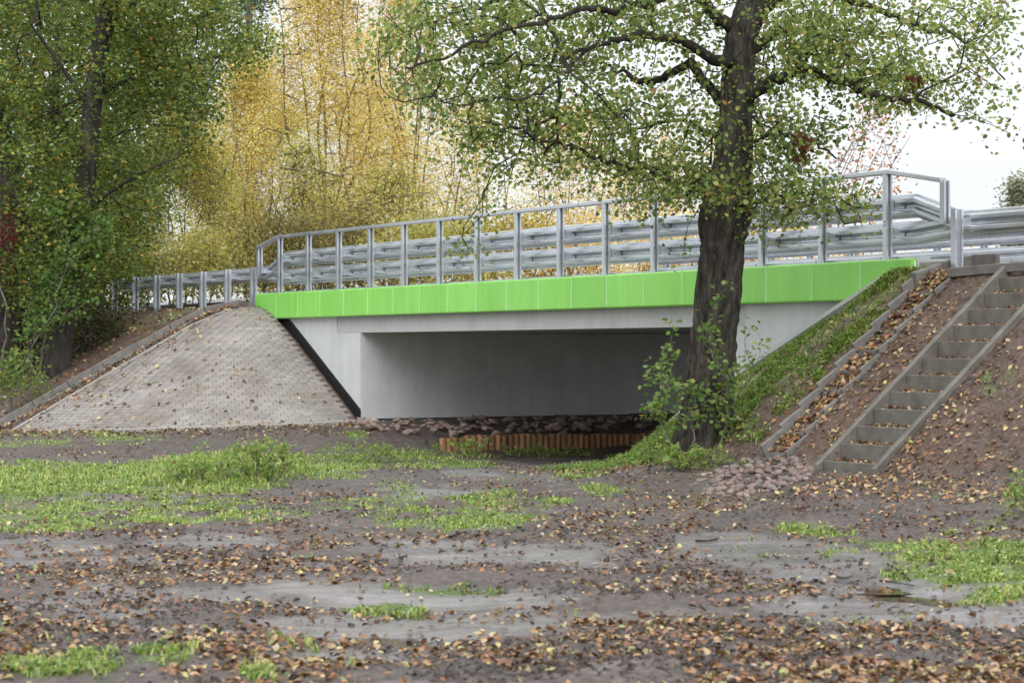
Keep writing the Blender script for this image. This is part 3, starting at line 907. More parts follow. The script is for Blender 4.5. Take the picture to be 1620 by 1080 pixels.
# ------------------------------------------------------------------ timber palisade and stones
pal = thing('timber_palisade', 'row of short orange debarked logs edging the ditch under the bridge', 'palisade', W(13.3, -4, 0))
for i in range(70):
    o_ = -.85 - i * .127; r = random.uniform(.052, .062)
    zt = .145 - .014 * i * .127 + random.uniform(-.015, .015) - (.05 if i < 4 else 0); n = 10
    p = W(13.3 + random.uniform(-.012, .012), o_, 0)
    me = MB(); vs = []
    for zz, rr in ((-.5, r), (zt - .008, r), (zt, r - .008)):
        vs += [Vector((p.x + rr * math.cos(k * math.tau / n), p.y + rr * math.sin(k * math.tau / n), zz)) for k in range(n)]
    fs = [(j * n + k, j * n + (k + 1) % n, (j + 1) * n + (k + 1) % n, (j + 1) * n + k) for j in range(2) for k in range(n)] + [tuple(range(2 * n, 3 * n))]
    me.add(vs, fs).build('log', M['log'], pal)

def rock_meshes(name, count, mat_, angular):
    out = []
    for k in range(count):
        import bmesh
        bm = bmesh.new(); bmesh.ops.create_icosphere(bm, subdivisions=1 if angular else 2, radius=.5)
        r_ = random.Random(k + 50 * angular)
        dirs = [Vector((r_.gauss(0, 1), r_.gauss(0, 1), r_.gauss(0, 1))).normalized() for _ in range(7)]
        for v in bm.verts:
            nrm = v.co.normalized()
            if angular:
                d_ = 1
                for q_ in dirs:
                    c_ = nrm.dot(q_)
                    if c_ > .45: d_ = min(d_, .62 / c_)
                v.co *= d_ * r_.uniform(.88, 1.1)
            else:
                v.co *= 1 + .11 * sum(math.sin(3 * nrm.dot(q_)) for q_ in dirs[:3]) / 1.6
        me = bpy.data.meshes.new(name); bm.to_mesh(me); bm.free(); me.materials.append(mat_)
        if not angular: me.polygons.foreach_set('use_smooth', [True] * len(me.polygons))
        out.append(me)
    return out
def scatter_rocks(parent, meshes, spots, name='stone'):
    for (p, sz, flat) in spots:
        o = bpy.data.objects.new(name, random.choice(meshes)); link(o, parent)
        o.location = p - parent.location
        o.rotation_euler = (random.uniform(-.4, .4), random.uniform(-.4, .4), random.uniform(0, 6.3))
        o.scale = (sz * random.uniform(.85, 1.35), sz * random.uniform(.8, 1.1), sz * flat * random.uniform(.8, 1.2))
rip = thing('stone_riprap', 'band of dark broken stones at the foot of the bridge wall', 'stones', W(14.2, -4, .2))
rm = rock_meshes('broken_stone', 10, M['rock'], 1)
sp_ = []
for i in range(230):
    o_ = random.uniform(-7.5, .35); s = random.uniform(13.42, 14.9)
    if o_ > -.9: s = random.uniform(13.7 + .4 * max(0, o_ + .6), 15.0)
    z = .12 + (s - 13.35) / 1.5 * .2 + random.uniform(-.02, .08)
    sp_.append((W(s, o_, z), random.uniform(.13, .26), .6))
scatter_rocks(rip, rm, sp_)
pile = thing('cobble_pile', 'heap of rounded pink cobbles at the mouth of the gutter', 'stones', W(-1.1, 3.7, .25))
cm = rock_meshes('cobble', 10, M['cobble'], 0)
sp_ = []
for i in range(290):
    for _ in range(30):
        x_, y_ = random.uniform(1095, 1295), random.uniform(722, 790)
        if ((x_ - 1195 - (y_ - 755) * -1.3) / 85) ** 2 + ((y_ - 755) / 31) ** 2 < 1: break
    if random.random() < .08: x_ += random.uniform(-45, 45); y_ += random.uniform(-10, 22)
    q = ((x_ - 1195) / 90) ** 2 + ((y_ - 755) / 32) ** 2
    gx, gy = ray_ground(x_, y_)
    z = float(G(gx, gy)) + .005 + .05 * max(0, 1 - q) * random.random()
    sp_.append((Vector((gx, gy, z - .012)), random.uniform(.045, .10), .68))
scatter_rocks(pile, cm, sp_, 'cobble')

# ------------------------------------------------------------------ vegetation machinery
LT = np.array([[0, 0, 0], [.30, .25, .07], [.36, .62, .09], [0, 1, .0], [-.36, .62, .09], [-.30, .25, .07]])
LF = np.array([[0, 1, 2, 3], [0, 3, 4, 5]])
def rand_rot(n, droop=.5, rg=rng):
    """frames whose normal (z) leans up by droop"""
    nz = rg.normal(size=(n, 3)); nz[:, 2] = np.abs(nz[:, 2]) + droop * 2; nz /= np.linalg.norm(nz, axis=1)[:, None]
    t = rg.normal(size=(n, 3)); t -= (t * nz).sum(1)[:, None] * nz; t /= np.linalg.norm(t, axis=1)[:, None]
    b = np.cross(nz, t)
    return np.stack([b, t, nz], 1)
def leaf_arrays(P, size, cols, droop=.3, aspect=1.0, rg=rng, R=None):
    n = len(P); R = rand_rot(n, droop, rg) if R is None else R
    T = LT * np.array([aspect, 1, 1]) - np.array([0, .5, 0])
    curl = rg.uniform(.2, 2.6, n)
    TT = np.repeat(T[None], n, 0); TT[:, :, 2] *= curl[:, None]
    V = np.einsum('nij,njk->nik', TT * size[:, None, None], R) + P[:, None, :]
    Fi = (LF[None] + (np.arange(n) * 6)[:, None, None]).reshape(-1, 4)
    return V.reshape(-1, 3), Fi, np.repeat(cols, 6, 0)
def palette(n, cols, weights, rg=rng, var=.18):
    w = np.array(weights, float); w /= w.sum()
    c = np.array(cols)[rg.choice(len(cols), n, p=w)]
    return c * (1 + rg.uniform(-var, var, (n, 1))) * (1 + rg.uniform(-.06, .06, (n, 3)))

def tube(pts, rad, n=10, rough=0.0, seed=0):
    pts = [Vector(p) for p in pts]; vs, fs = [], []
    up = Vector((.13, .2, 1)).normalized(); prevx = None
    for i, p in enumerate(pts):
        d = (pts[min(i + 1, len(pts) - 1)] - pts[max(i - 1, 0)]).normalized()
        x = prevx - d * prevx.dot(d) if prevx else (up.cross(d) if abs(up.dot(d)) < .95 else Vector((1, 0, 0)).cross(d))
        x.normalize(); prevx = x; y = d.cross(x)
        for k in range(n):
            a = k * math.tau / n; vs.append(p + (x * math.cos(a) + y * math.sin(a)) * rad[i])
    for i in range(len(pts) - 1):
        for k in range(n): fs.append((i * n + k, i * n + (k + 1) % n, (i + 1) * n + (k + 1) % n, (i + 1) * n + k))
    return vs, fs
def smooth_path(pts, rad, sub=4):
    P = [Vector(p) for p in pts]; out, ro = [], []
    for i in range(len(P) - 1):
        p0, p1, p2, p3 = P[max(i - 1, 0)], P[i], P[i + 1], P[min(i + 2, len(P) - 1)]
        for k in range(sub):
            t = k / sub
            out.append(.5 * ((2 * p1) + (p2 - p0) * t + (2 * p0 - 5 * p1 + 4 * p2 - p3) * t * t + (3 * p1 - p0 - 3 * p2 + p3) * t ** 3))
            ro.append(rad[i] * (1 - t) + rad[i + 1] * t)
    out.append(P[-1]); ro.append(rad[-1]); return out, ro

def grow(nodes, attract, rg, step=.3, tip=.006, bf=.25, plen0=None, wig=.06, sag=0.0):
    """connect every attractor to the growing skeleton; returns twig segments (p, q, r0, r1)"""
    P = [np.array(p) for p in nodes]; n0 = len(P)
    cap = n0 + len(attract) * 14
    A = np.zeros((cap, 3)); A[:n0] = np.array(P); PL = np.zeros(cap)
    if plen0 is not None: PL[:n0] = plen0
    par = -np.ones(cap, int); cnt = n0
    d0 = np.array([np.min(np.linalg.norm(A[:n0] - a, axis=1)) for a in attract])
    load = np.zeros(cap)
    for i in np.argsort(d0):
        a = attract[i]
        dd = np.linalg.norm(A[:cnt] - a, axis=1)
        j = int(np.argmin(dd + bf * PL[:cnt])); dist = dd[j]
        m = max(1, min(12, int(dist / step)))
        prev = j; p0 = A[j].copy()
        side = rg.normal(size=3) * wig * dist
        for k in range(1, m + 1):
            if cnt >= cap: break
            t = k / m; q = p0 + (a - p0) * t + side * math.sin(math.pi * t) + rg.normal(size=3) * .02 * (k < m)
            q[2] -= sag * dist * math.sin(math.pi * t)
            A[cnt] = q; par[cnt] = prev; PL[cnt] = PL[prev] + np.linalg.norm(q - A[prev]); prev = cnt; cnt += 1
        load[prev] += 1
    for i in range(cnt - 1, n0 - 1, -1): load[par[i]] += load[i]
    idx = np.arange(n0, cnt)
    r1 = tip * np.maximum(load[idx], 1) ** .42
    lp = np.where(par[idx] >= n0, load[par[idx]], load[idx] * 1.15)
    r0 = tip * np.maximum(lp, 1) ** .42; r0 = np.minimum(r0, r1 * 1.35)
    return A[par[idx]], A[idx], r0, r1
def twig_arrays(p, q, r0, r1, n=4):
    d = q - p; L = np.linalg.norm(d, axis=1)[:, None]; d = d / np.maximum(L, 1e-6)
    ref = np.where(np.abs(d[:, 2:3]) > .9, np.array([[1., 0, 0]]), np.array([[0, 0, 1.]]))
    x = np.cross(d, ref); x /= np.linalg.norm(x, axis=1)[:, None]; y = np.cross(d, x)
    vs = []
    for base, r in ((p, r0), (q, r1)):
        for k in range(n):
            a = k * math.tau / n; vs.append(base + (x * math.cos(a) + y * math.sin(a)) * r[:, None])
    V = np.stack(vs, 1)
    T = np.array([(k, (k + 1) % n, n + (k + 1) % n, n + k) for k in range(n)])
    Fi = (T[None] + (np.arange(len(p)) * 2 * n)[:, None, None]).reshape(-1, 4)
    return V.reshape(-1, 3), Fi

def tree(name, label, cat, base, limbs, attract, leaves_per, sigma, leaf, cols, wts, bark_m, seed, group=None, tip=.006, droop=.3, aspect=1.0, bf=.25, var=.18, trunk_n=14, tone=None, sag=0.0, step=.3, wig=.06, kidx=None, twn=4):
    rg = np.random.default_rng(seed)
    root = thing(name, label, cat, base, group); L = np.array(base)
    nodes, pl = [], []
    for k, (pts, rad) in enumerate(limbs):
        P, R = smooth_path(pts, rad, 5)
        vs, fs = tube(P, R, trunk_n if k == 0 else 8)
        me = np_mesh('trunk' if k == 0 else 'limb', np.array([tuple(v) for v in vs]) - L, np.array(fs), bark_m, root, smooth=True)
        acc = 0
        lo = .25 if k == 0 else .1
        for i, p in enumerate(P):
            if i: acc += (P[i] - P[i - 1]).length
            if i / len(P) > lo: nodes.append(np.array(p)); pl.append(acc * .4 + (0 if k == 0 else 1.0))
    p, q, r0, r1 = grow(nodes, attract, rg, step=step, tip=tip, bf=bf, plen0=np.array(pl), sag=sag, wig=wig)
    V, Fi = twig_arrays(p, q, r0, r1, twn)
    o = np_mesh('branches', V - L, Fi, bark_m, root, smooth=True); tag(o, kind='stuff')
    n = len(attract) * leaves_per
    Pn = np.repeat(attract, leaves_per, 0) + rg.normal(size=(n, 3)) * sigma * np.array([1, 1, .8])
    k = rg.random(len(attract)); cl = np.repeat(k, leaves_per)
    colr = palette(n, cols, wts, rg, var)
    colr = colr * (0.62 + .8 * cl[:, None] ** 1.4)
    if tone is not None: colr = tone(Pn, colr, cl, rg)
    sz = leaf * rg.uniform(.6, 1.25, n)
    V, Fi, cc = leaf_arrays(Pn, sz, np.clip(colr, .003, .9), droop, aspect, rg)
    o = np_mesh('crown', V - L, Fi, M['leaf'], root, col=cc); tag(o, kind='stuff')
    return root

def px_blobs(L, Yc, dY, rg, dens=1.0):
    out = []
    for (x, y, rx, ry, n) in L:
        n = int(n * dens)
        a = rg.uniform(0, math.tau, n); r = np.sqrt(rg.random(n))
        X_, Y_ = x + rx * r * np.cos(a), y + ry * r * np.sin(a)
        dep = Yc + rg.uniform(-dY, dY, n)
        for x1, y1, d1 in zip(X_, Y_, dep): out.append(tuple(pix(x1, y1, d1)))
    return np.array(out)

# ------------------------------------------------------------------ the big tree before the bridge
TY = 26.0
def tp(x, y, dy=0): return pix(x, y, TY + dy)
def main_trunk(root):
    # (x, y, halfwidth px)
    prof = [(1112, 722, 56), (1113, 692, 49), (1116, 660, 43), (1121, 620, 40), (1127, 560, 37), (1133, 500, 37), (1139, 430, 37), (1144, 380, 37), (1147, 340, 43), (1152, 310, 41), (1156, 280, 35), (1160, 230, 30), (1164, 180, 27), (1166, 130, 26), (1170, 80, 25), (1178, 40, 27), (1186, 10, 24), (1196, -40, 18), (1204, -110, 14), (1200, -220, 9)]
    pts = [tp(x, y) for x, y, w in prof]; rad = [w / F * TY for *_, w in prof]
    P, R = smooth_path(pts, rad, 9)
    n = 110
    vs = []; 
    for i, (p, r) in enumerate(zip(P, R)):
        for k in range(n):
            a = k * math.tau / n
            vs.append((p.x, p.y, p.z, r, a))
    vs = np.array(vs)
    z = vs[:, 2]; r = vs[:, 3]; a = vs[:, 4]
    tw = a + .25 * np.sin(z * 1.3) 
    # deep vertical ridges, periodic round the trunk
    u = (tw / math.tau * 26) % 26
    def per(u, z, per_n, fz, seed):
        i0 = np.floor(u); f = u - i0; f = f * f * (3 - 2 * f)
        return vnoise(np.mod(i0, per_n) * 7.77, z * fz, seed) * (1 - f) + vnoise(np.mod(i0 + 1, per_n) * 7.77, z * fz, seed) * f
    r1 = per(u, z, 26, 2.6, 3); r2 = per((tw / math.tau * 52 + .4 * np.sin(z * 5)) % 52, z, 52, 6, 4); r3 = vnoise(tw * 1.2, z * 1.1, 5)
    flare = np.clip((1.15 - z) / .7, 0, 1) ** 1.6
    root_l = 1 + flare * .20 * np.cos(a * 5 + .6)
    groove = np.exp(-((np.mod(a - 5.15 + math.pi, math.tau) - math.pi) / .22) ** 2) * np.clip((3.1 - z) / 1.0, 0, 1) * .16
    rr = r * root_l * (1 + .17 * (r1 - .5) + .17 * (np.abs(r2 - .5) * 2 - .5) + .13 * (r3 - .5) - groove)
    V = np.stack([vs[:, 0] + rr * np.cos(a), vs[:, 1] + rr * np.sin(a), z], 1)
    m_ = len(P)
    i = np.arange(m_ * n).reshape(m_, n); j = np.roll(i, -1, 1)
    Fi = np.stack([i[:-1].ravel(), j[:-1].ravel(), j[1:].ravel(), i[1:].ravel()], 1)
    o = np_mesh('trunk', V - np.array(root.location), Fi, M['bark'], root, smooth=True)
    # old branch collar
    mb = MB(); c0 = tp(1118, 345, -.28)
    return P
def main_tree():
    rg = np.random.default_rng(11)
    gx, gy = (1112 - 810) / F * TY, TY
    base = (gx, gy, float(G(gx, gy)))
    root = thing('broadleaf_tree', 'big rough barked tree with green leaves standing in front of the bridge', 'tree', base)
    P = main_trunk(root)
    limbs = [
        ([(1168, 110, 0), (1150, 96, -.2), (1125, 92, -.4), (1093, 72, -.6), (1056, 61, -.9), (1012, 57, -1.1), (967, 66, -1.3), (930, 78, -1.4), (880, 100, -1.5)], [16, 14, 12, 10, 9, 8.5, 6, 4.5, 3]),
        ([(1155, 170, 0), (1130, 150, .2), (1100, 108, .3), (1086, 104, .5), (1056, 118, .6), (1026, 131, .7), (1000, 126, .8), (985, 112, .9), (950, 120, 1.1)], [13, 12, 11, 10, 9, 8.5, 6, 4, 2]),
        ([(1170, 60, 0), (1150, 40, -.1), (1130, 22, -.2), (1108, -5, -.3), (1080, -40, -.5), (1020, -90, -.8)], [17, 15, 13, 12, 9, 5]),
        ([(1184, 30, 0), (1205, 15, .1), (1232, -5, .2), (1280, -50, .3), (1350, -110, .3)], [18, 16, 14, 9, 5]),
        ([(1140, 305, 0), (1105, 292, -.3), (1071, 289, -.5), (1045, 281, -.7), (1019, 267, -.9), (980, 258, -1.0), (941, 252, -1.1), (919, 237, -1.2), (890, 228, -1.3), (841, 218, -1.4), (826, 204, -1.5), (793, 200, -1.6), (760, 190, -1.7)], [8, 6, 5.5, 5, 4.5, 4, 4, 3.8, 3.5, 3.2, 3, 2.2, 1.5]),
        ([(1180, 160, 0), (1195, 146, -.2), (1230, 126, -.4), (1262, 116, -.5), (1291, 117, -.6), (1320, 126, -.7), (1353, 136, -.8), (1375, 149, -.8), (1408, 157, -.9), (1437, 159, -1), (1463, 162, -1), (1492, 178, -1.1), (1508, 182, -1.1)], [13, 12, 11, 10, 9.5, 9, 8.5, 8, 7, 6, 5, 4, 3]),
        ([(1195, -20, 0), (1250, -15, .2), (1320, -5, .4), (1391, 13, .6), (1440, 36, .7), (1466, 50, .8), (1508, 55, .9), (1550, 85, .9), (1590, 125, 1)], [13, 10, 8, 7, 6, 5, 4.5, 2.5, 1.5]),
        ([(1175, 100, .1), (1215, 62, .3), (1262, 49, .5), (1294, 62, .7), (1327, 75, .8), (1375, 110, .9), (1424, 123, .9), (1475, 128, 1), (1521, 131, 1)], [10, 9, 8, 7, 6.5, 5.5, 4.5, 3, 2]),
        ([(1165, 250, -.1), (1195, 225, -.4), (1235, 215, -.6), (1280, 225, -.7), (1320, 250, -.8)], [6, 5, 4, 3, 2]),
        ([(1150, 325, -.2), (1195, 318, -.4), (1250, 305, -.6), (1310, 312, -.7), (1365, 330, -.7)], [5, 4, 3.4, 2.6, 1.5]),
        ([(1160, 230, 0), (1110, 205, .5), (1070, 190, .8), (1010, 205, 1.1), (950, 190, 1.3)], [7, 6, 4.5, 3, 2]),
        ([(1090, -20, -.5), (1020, 5, -.9), (970, 18, -1.2), (930, 12, -1.4), (860, 35, -1.6), (780, 55, -1.8), (700, 90, -1.9), (640, 110, -2)], [10, 8, 7, 6, 5, 4, 3, 2]),
        ([(1020, -60, .2), (940, -50, .5), (850, -20, .7), (760, 10, .9), (690, 30, 1.0), (640, 55, 1.1)], [8, 7, 6, 5, 3, 2]),
        ([(930, 78, -1.4), (890, 120, -1.6), (840, 150, -1.7), (770, 160, -1.8), (700, 165, -1.9)], [4, 3.5, 3, 2.5, 1.5]),
    ]
    nodes, pl = [], []
    for pts, w in limbs:
        Q = [tp(*p) for p in pts]; R = [x * .72 / F * TY for x in w]
        Q, R = smooth_path(Q, R, 5)
        Q = [q + Vector(rg.normal(size=3) * .018) if 0 < i else q for i, q in enumerate(Q)]
        vs, fs = tube(Q, R, 9)
        np_mesh('limb', np.array([tuple(v) for v in vs]) - np.array(base), np.array(fs), M['bark_limb'], root, smooth=True)
        for i, q in enumerate(Q):
            if i > 3: nodes.append(np.array(q)); pl.append(i * .05)
    for q in P[110:]: nodes.append(np.array(q)); pl.append(0.1)
    B = [(700, 90, 110, 80, 52), (640, 45, 70, 50, 20), (665, 130, 80, 50, 18), (760, 165, 100, 70, 52), (850, 60, 110, 60, 62), (900, 150, 110, 70, 62), (960, 60, 90, 60, 46),
         (800, 235, 90, 45, 26), (860, 215, 60, 40, 14), (930, 262, 90, 36, 26), (1010, 215, 80, 60, 34), (1060, 285, 80, 36, 40), (1040, 180, 80, 50, 22), (1060, 45, 80, 45, 26), (1110, 250, 45, 60, 24),
         (1130, 300, 70, 30, 36), (1170, 210, 50, 70, 26), (1150, 120, 60, 60, 16), (1230, 80, 60, 70, 48), (1235, 235, 50, 55, 34), (1215, 165, 45, 45, 20), (1300, 50, 90, 50, 52), (1370, 95, 80, 50, 42), (1300, 90, 50, 40, 14), (1420, 130, 70, 36, 26),
         (1480, 120, 60, 36, 16), (1400, 25, 100, 32, 34), (1500, 40, 80, 40, 17), (1555, 85, 40, 50, 10), (1590, 120, 16, 26, 3), (1420, 180, 60, 14, 6), (1500, 180, 40, 12, 4), (1230, 315, 75, 32, 34), (1320, 318, 55, 22, 16), (1360, 335, 28, 22, 7), (1205, 355, 40, 22, 7),
         (765, 300, 50, 45, 8), (740, 370, 22, 30, 3), (1010, 330, 60, 14, 5), (1330, 205, 30, 25, 4), (1280, 200, 30, 30, 5), (960, 10, 200, 20, 30), (760, 15, 120, 20, 22), (1560, 20, 60, 25, 8), (1270, 255, 30, 50, 12),
         (880, -90, 260, 80, 90), (1250, -100, 260, 80, 90), (1150, -220, 220, 70, 50)]
    att = px_blobs(B, TY - .2, 1.5, rg)
    nn_ = np.array(nodes[:-1]); pick = nn_[rg.choice(len(nn_), 130)] + rg.normal(size=(130, 3)) * .28
    att = np.concatenate([att, pick])
    # leaves only, thick part of the crown above the frame
    p, q, r0, r1 = grow(nodes, att, rg, step=.22, tip=.0042, bf=.2, plen0=np.array(pl), wig=.12, sag=.05)
    V, Fi = twig_arrays(p, q, r0, r1, 5)
    L = np.array(base)
    o = np_mesh('branches', V - L, Fi, M['bark_limb'], root, smooth=True); tag(o, kind='stuff')
    ax_, az_ = att[:, 0], att[:, 2]     # the trunk stays readable: few sprays hang right before it
    tx_ = np.interp(az_, [1.5, 3.3, 4.6, 5.8], [tp(1140, 0).x, tp(1150, 0).x, tp(1165, 0).x, tp(1180, 0).x])
    att = att[~((np.abs(ax_ - tx_) < .28) & (att[:, 1] < TY) & (az_ > 3.6) & (rg.random(len(att)) < .75))]
    m_ = 27; n = len(att) * m_
    Pn = np.repeat(att, m_, 0) + np.clip(rg.normal(size=(n, 3)), -1.7, 1.7) * np.array([.155, .17, .125])
    cl = np.repeat(rg.random(len(att)), m_)
    cols = palette(n, [(.14, .21, .055), (.22, .30, .085), (.33, .40, .13), (.44, .42, .13), (.32, .18, .07), (.17, .24, .11)], [4, 6, 5.5, 3, .5, 1.5], rg, .22)
    cols *= (.58 + .55 * cl[:, None])
    V, Fi, cc = leaf_arrays(Pn, .055 * rg.uniform(.5, 1.4, n), np.clip(cols, 0, .9), .12, 1.1, rg)
    o = np_mesh('crown', V - L, Fi, M['leaf'], root, col=cc); tag(o, kind='stuff')
    # two withered brown bunches hanging in the crown
    for (x, y, w, h, m2) in ((1269, 230, 7, 24, 60), (1443, 132, 10, 14, 40)):
        Pn = np.array([tuple(tp(x + rg.normal() * w, y + rg.normal() * h * .5, -.9 + rg.normal() * .06)) for _ in range(m2)])
        V, Fi, cc = leaf_arrays(Pn, .08 * rg.uniform(.6, 1.2, m2), palette(m2, [(.13, .05, .03), (.2, .08, .04)], [1, 1], rg), -.2, 1, rg)
        o = np_mesh('withered_leaves', V - L, Fi, M['leaf'], root, col=cc); tag(o, kind='stuff')
main_tree()

def shrub(name, label, cat, base, attract, lp, sigma, leaf, cols, wts, seed, stems=5, tip=.003, bark_m=None, spread=.15, group=None, aspect=1.0, droop=.3):
    rg = np.random.default_rng(seed)
    root = thing(name, label, cat, base, group); L = np.array(base)
    nodes = [L + np.array([rg.normal() * spread, rg.normal() * spread, -.02]) for _ in range(stems)]
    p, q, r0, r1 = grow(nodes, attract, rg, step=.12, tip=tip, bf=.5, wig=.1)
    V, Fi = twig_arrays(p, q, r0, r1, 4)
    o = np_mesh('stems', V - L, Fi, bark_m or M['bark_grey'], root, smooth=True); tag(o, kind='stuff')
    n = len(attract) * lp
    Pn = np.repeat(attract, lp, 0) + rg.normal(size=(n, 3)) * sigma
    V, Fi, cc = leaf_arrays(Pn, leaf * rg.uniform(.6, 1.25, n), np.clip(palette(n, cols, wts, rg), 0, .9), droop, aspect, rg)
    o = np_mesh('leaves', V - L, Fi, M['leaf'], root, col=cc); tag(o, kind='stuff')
    return root

rg = np.random.default_rng(21)
att = px_blobs([(1040, 620, 24, 60, 20), (1065, 560, 28, 45, 15), (1040, 600, 30, 15, 5), (1085, 640, 20, 40, 8), (1150, 610, 22, 70, 20), (1140, 560, 24, 40, 10), (1165, 650, 26, 26, 16), (1120, 640, 28, 35, 16), (1115, 545, 20, 30, 6), (1190, 525, 4, 14, 2), (1205, 548, 10, 4, 2), (1180, 560, 10, 25, 3), (1055, 650, 24, 24, 18), (1130, 500, 18, 30, 5), (1145, 440, 8, 20, 2)], 25.45, .22, rg)
gb = pix(1110, 690, 25.55)
shrub('sapling', 'leafy green sapling shoots growing around the foot of the big tree', 'sapling', (gb.x, gb.y, float(G(gb.x, gb.y))), att[::2], 12, .06, .066, [(.13, .23, .06), (.21, .32, .10), (.31, .38, .13), (.42, .40, .08)], [3, 4, 2, .8], 22, 9, .0028, None, .16, aspect=1.2)

# ------------------------------------------------------------------ left trees
GREEN_L = [(.09, .135, .035), (.15, .21, .05), (.22, .275, .07), (.34, .33, .08), (.46, .29, .07), (.20, .28, .11)]
def ltree(name, label, trunk_px, widths, Yc, blobs_, lp, seed, cols=GREEN_L, wts=(4, 6, 4, 2.2, .7, 2), limbs=(), sigma=.2, leaf=.095, dY=1.6, mat_=None, dens=1.0, group=None, tip=.007, droop=.3, sag=0, cat='tree', bf=.25, wig=.06):
    rg = np.random.default_rng(seed)
    x0, y0 = trunk_px[0]
    X0 = (x0 - 810) / F * Yc; b = (X0, Yc, float(G(X0, Yc)) )
    L = [([pix(x, y, Yc) for x, y in trunk_px], [w / F * Yc for w in widths])]
    L[0][0][0] = Vector((b[0], b[1], b[2] - .3))
    for pts, w in limbs: L.append(([pix(x, y, Yc + d) for x, y, d in pts], [q * .6 / F * Yc for q in w]))
    att = px_blobs(blobs_, Yc + .5, dY, rg, dens * 1.35)
    q = vnoise(att[:, 0] * 1.1 + seed, att[:, 2] * 1.3, seed) * .6 + vnoise(att[:, 0] * 2.6 + att[:, 1], att[:, 2] * 2.8, seed + 1) * .4
    att = att[q > (.43 if Yc < 56 else .2)]
    return tree(name, label, cat, b, L, att, lp, sigma, leaf, cols, wts, mat_ or M['bark_bg'], seed + 1, group, tip=tip, droop=droop, sag=sag, bf=bf, wig=wig)

ltree('broadleaf_tree', 'tall dark green tree with a leaning trunk at the left edge', [(85, 610), (100, 520), (113, 440), (120, 370), (135, 290), (142, 210), (150, 130), (162, 50), (168, -60), (170, -200)], [24, 19, 17, 16, 15, 15, 15, 14, 11, 6], 44.5,
      [(90, 60, 120, 100, 75), (200, 60, 110, 90, 72), (310, 50, 90, 70, 55), (370, 60, 60, 70, 26), (60, 200, 80, 80, 42), (180, 180, 90, 70, 48), (270, 150, 80, 60, 36), (120, 270, 100, 60, 44), (60, 320, 70, 50, 30), (140, 350, 90, 60, 44),
       (215, 340, 40, 50, 14), (70, 430, 80, 60, 36), (150, 430, 60, 50, 24), (110, 500, 70, 30, 20), (60, 470, 40, 30, 10), (210, 240, 50, 50, 14), (345, 110, 60, 35, 14), (110, -80, 150, 90, 60), (280, -80, 120, 80, 55), (100, -220, 150, 70, 30)],
      56, 100, sigma=.24, leaf=.09, limbs=[([(140, 330, 0), (180, 300, -.3), (230, 270, -.6), (280, 250, -.9)], [7, 5, 3.5, 2]), ([(150, 150, 0), (220, 120, .4), (300, 100, .8), (370, 85, 1)], [8, 6, 4, 2]), ([(150, 180, 0), (100, 110, -.3), (50, 40, -.6)], [8, 6, 3]), ([(113, 440, 0), (60, 380, -.3), (20, 300, -.6)], [6, 5, 3]),
                                ([(160, 60, 0), (230, -10, .2), (300, -70, .6)], [9, 6, 3])])
ltree('broadleaf_tree', 'dark thick trunked tree cut by the left picture edge', [(12, 640), (14, 560), (18, 480), (22, 400), (20, 320), (8, 240), (-15, 140), (-40, 20), (-60, -150)], [30, 24, 22, 21, 20, 18, 15, 12, 8], 46.5,
      [(0, 60, 120, 90, 45), (-80, 120, 90, 120, 50), (20, 180, 70, 70, 28), (-40, 300, 70, 70, 26), (-80, 420, 60, 80, 22), (10, 420, 30, 60, 10), (60, 260, 60, 50, 16), (-20, -80, 150, 80, 40), (180, 120, 90, 90, 30), (260, 60, 80, 80, 26)],
      50, 110, limbs=[([(20, 330, 0), (60, 260, .4), (110, 190, .8), (160, 140, 1)], [8, 6, 4, 2]), ([(20, 400, 0), (45, 370, 0), (60, 320, .2)], [7, 5, 3])])
ltree('broadleaf_tree', 'broad dark tree farthest back among the green trees on the left', [(150, 600), (155, 450), (160, 300), (165, 150), (170, 0), (170, -120)], [14, 12, 11, 9, 7, 4], 57,
      [(60, 60, 130, 110, 70), (220, 60, 130, 110, 70), (80, 260, 120, 110, 66), (190, 240, 90, 90, 46), (60, 440, 100, 90, 50), (160, 430, 70, 90, 34), (130, -80, 200, 80, 50), (-60, 200, 80, 200, 50)], 60, 125, sigma=.42, leaf=.13, wts=(7, 5, 2, 1, .3, 1), tip=.009)
ltree('broadleaf_tree', 'dark slender tree behind the leaning trunk on the left', [(66, 600), (68, 500), (75, 400), (80, 300), (85, 180), (92, 60), (100, -100)], [12, 10, 9, 8, 8, 6, 4], 49,
      [(60, 100, 110, 120, 40), (150, 250, 90, 90, 40), (90, 400, 110, 90, 46), (170, 420, 60, 80, 26), (20, 520, 60, 60, 20), (140, 520, 60, 40, 14), (260, 180, 70, 90, 26)], 60, 120, sigma=.32, wts=(6, 6, 3, 1.4, .4, 2))
# grey-green tree far behind, top left of centre
ltree('poplar_tree', 'tall grey green tree behind the yellow ones, left of the bridge', [(400, 560), (398, 400), (396, 250), (395, 120), (394, 0), (394, -150)], [9, 8, 7, 6, 5, 3], 88,
      [(390, 60, 42, 100, 60), (330, 120, 50, 90, 40), (400, 220, 30, 80, 24), (270, 200, 60, 80, 36), (410, -60, 50, 70, 40)], 46, 130,
      cols=[(.05, .085, .04), (.085, .125, .06), (.13, .17, .09)], wts=(3, 4, 2), sigma=.42, leaf=.13, dY=2.5, mat_=M['bark_grey'], tip=.010)
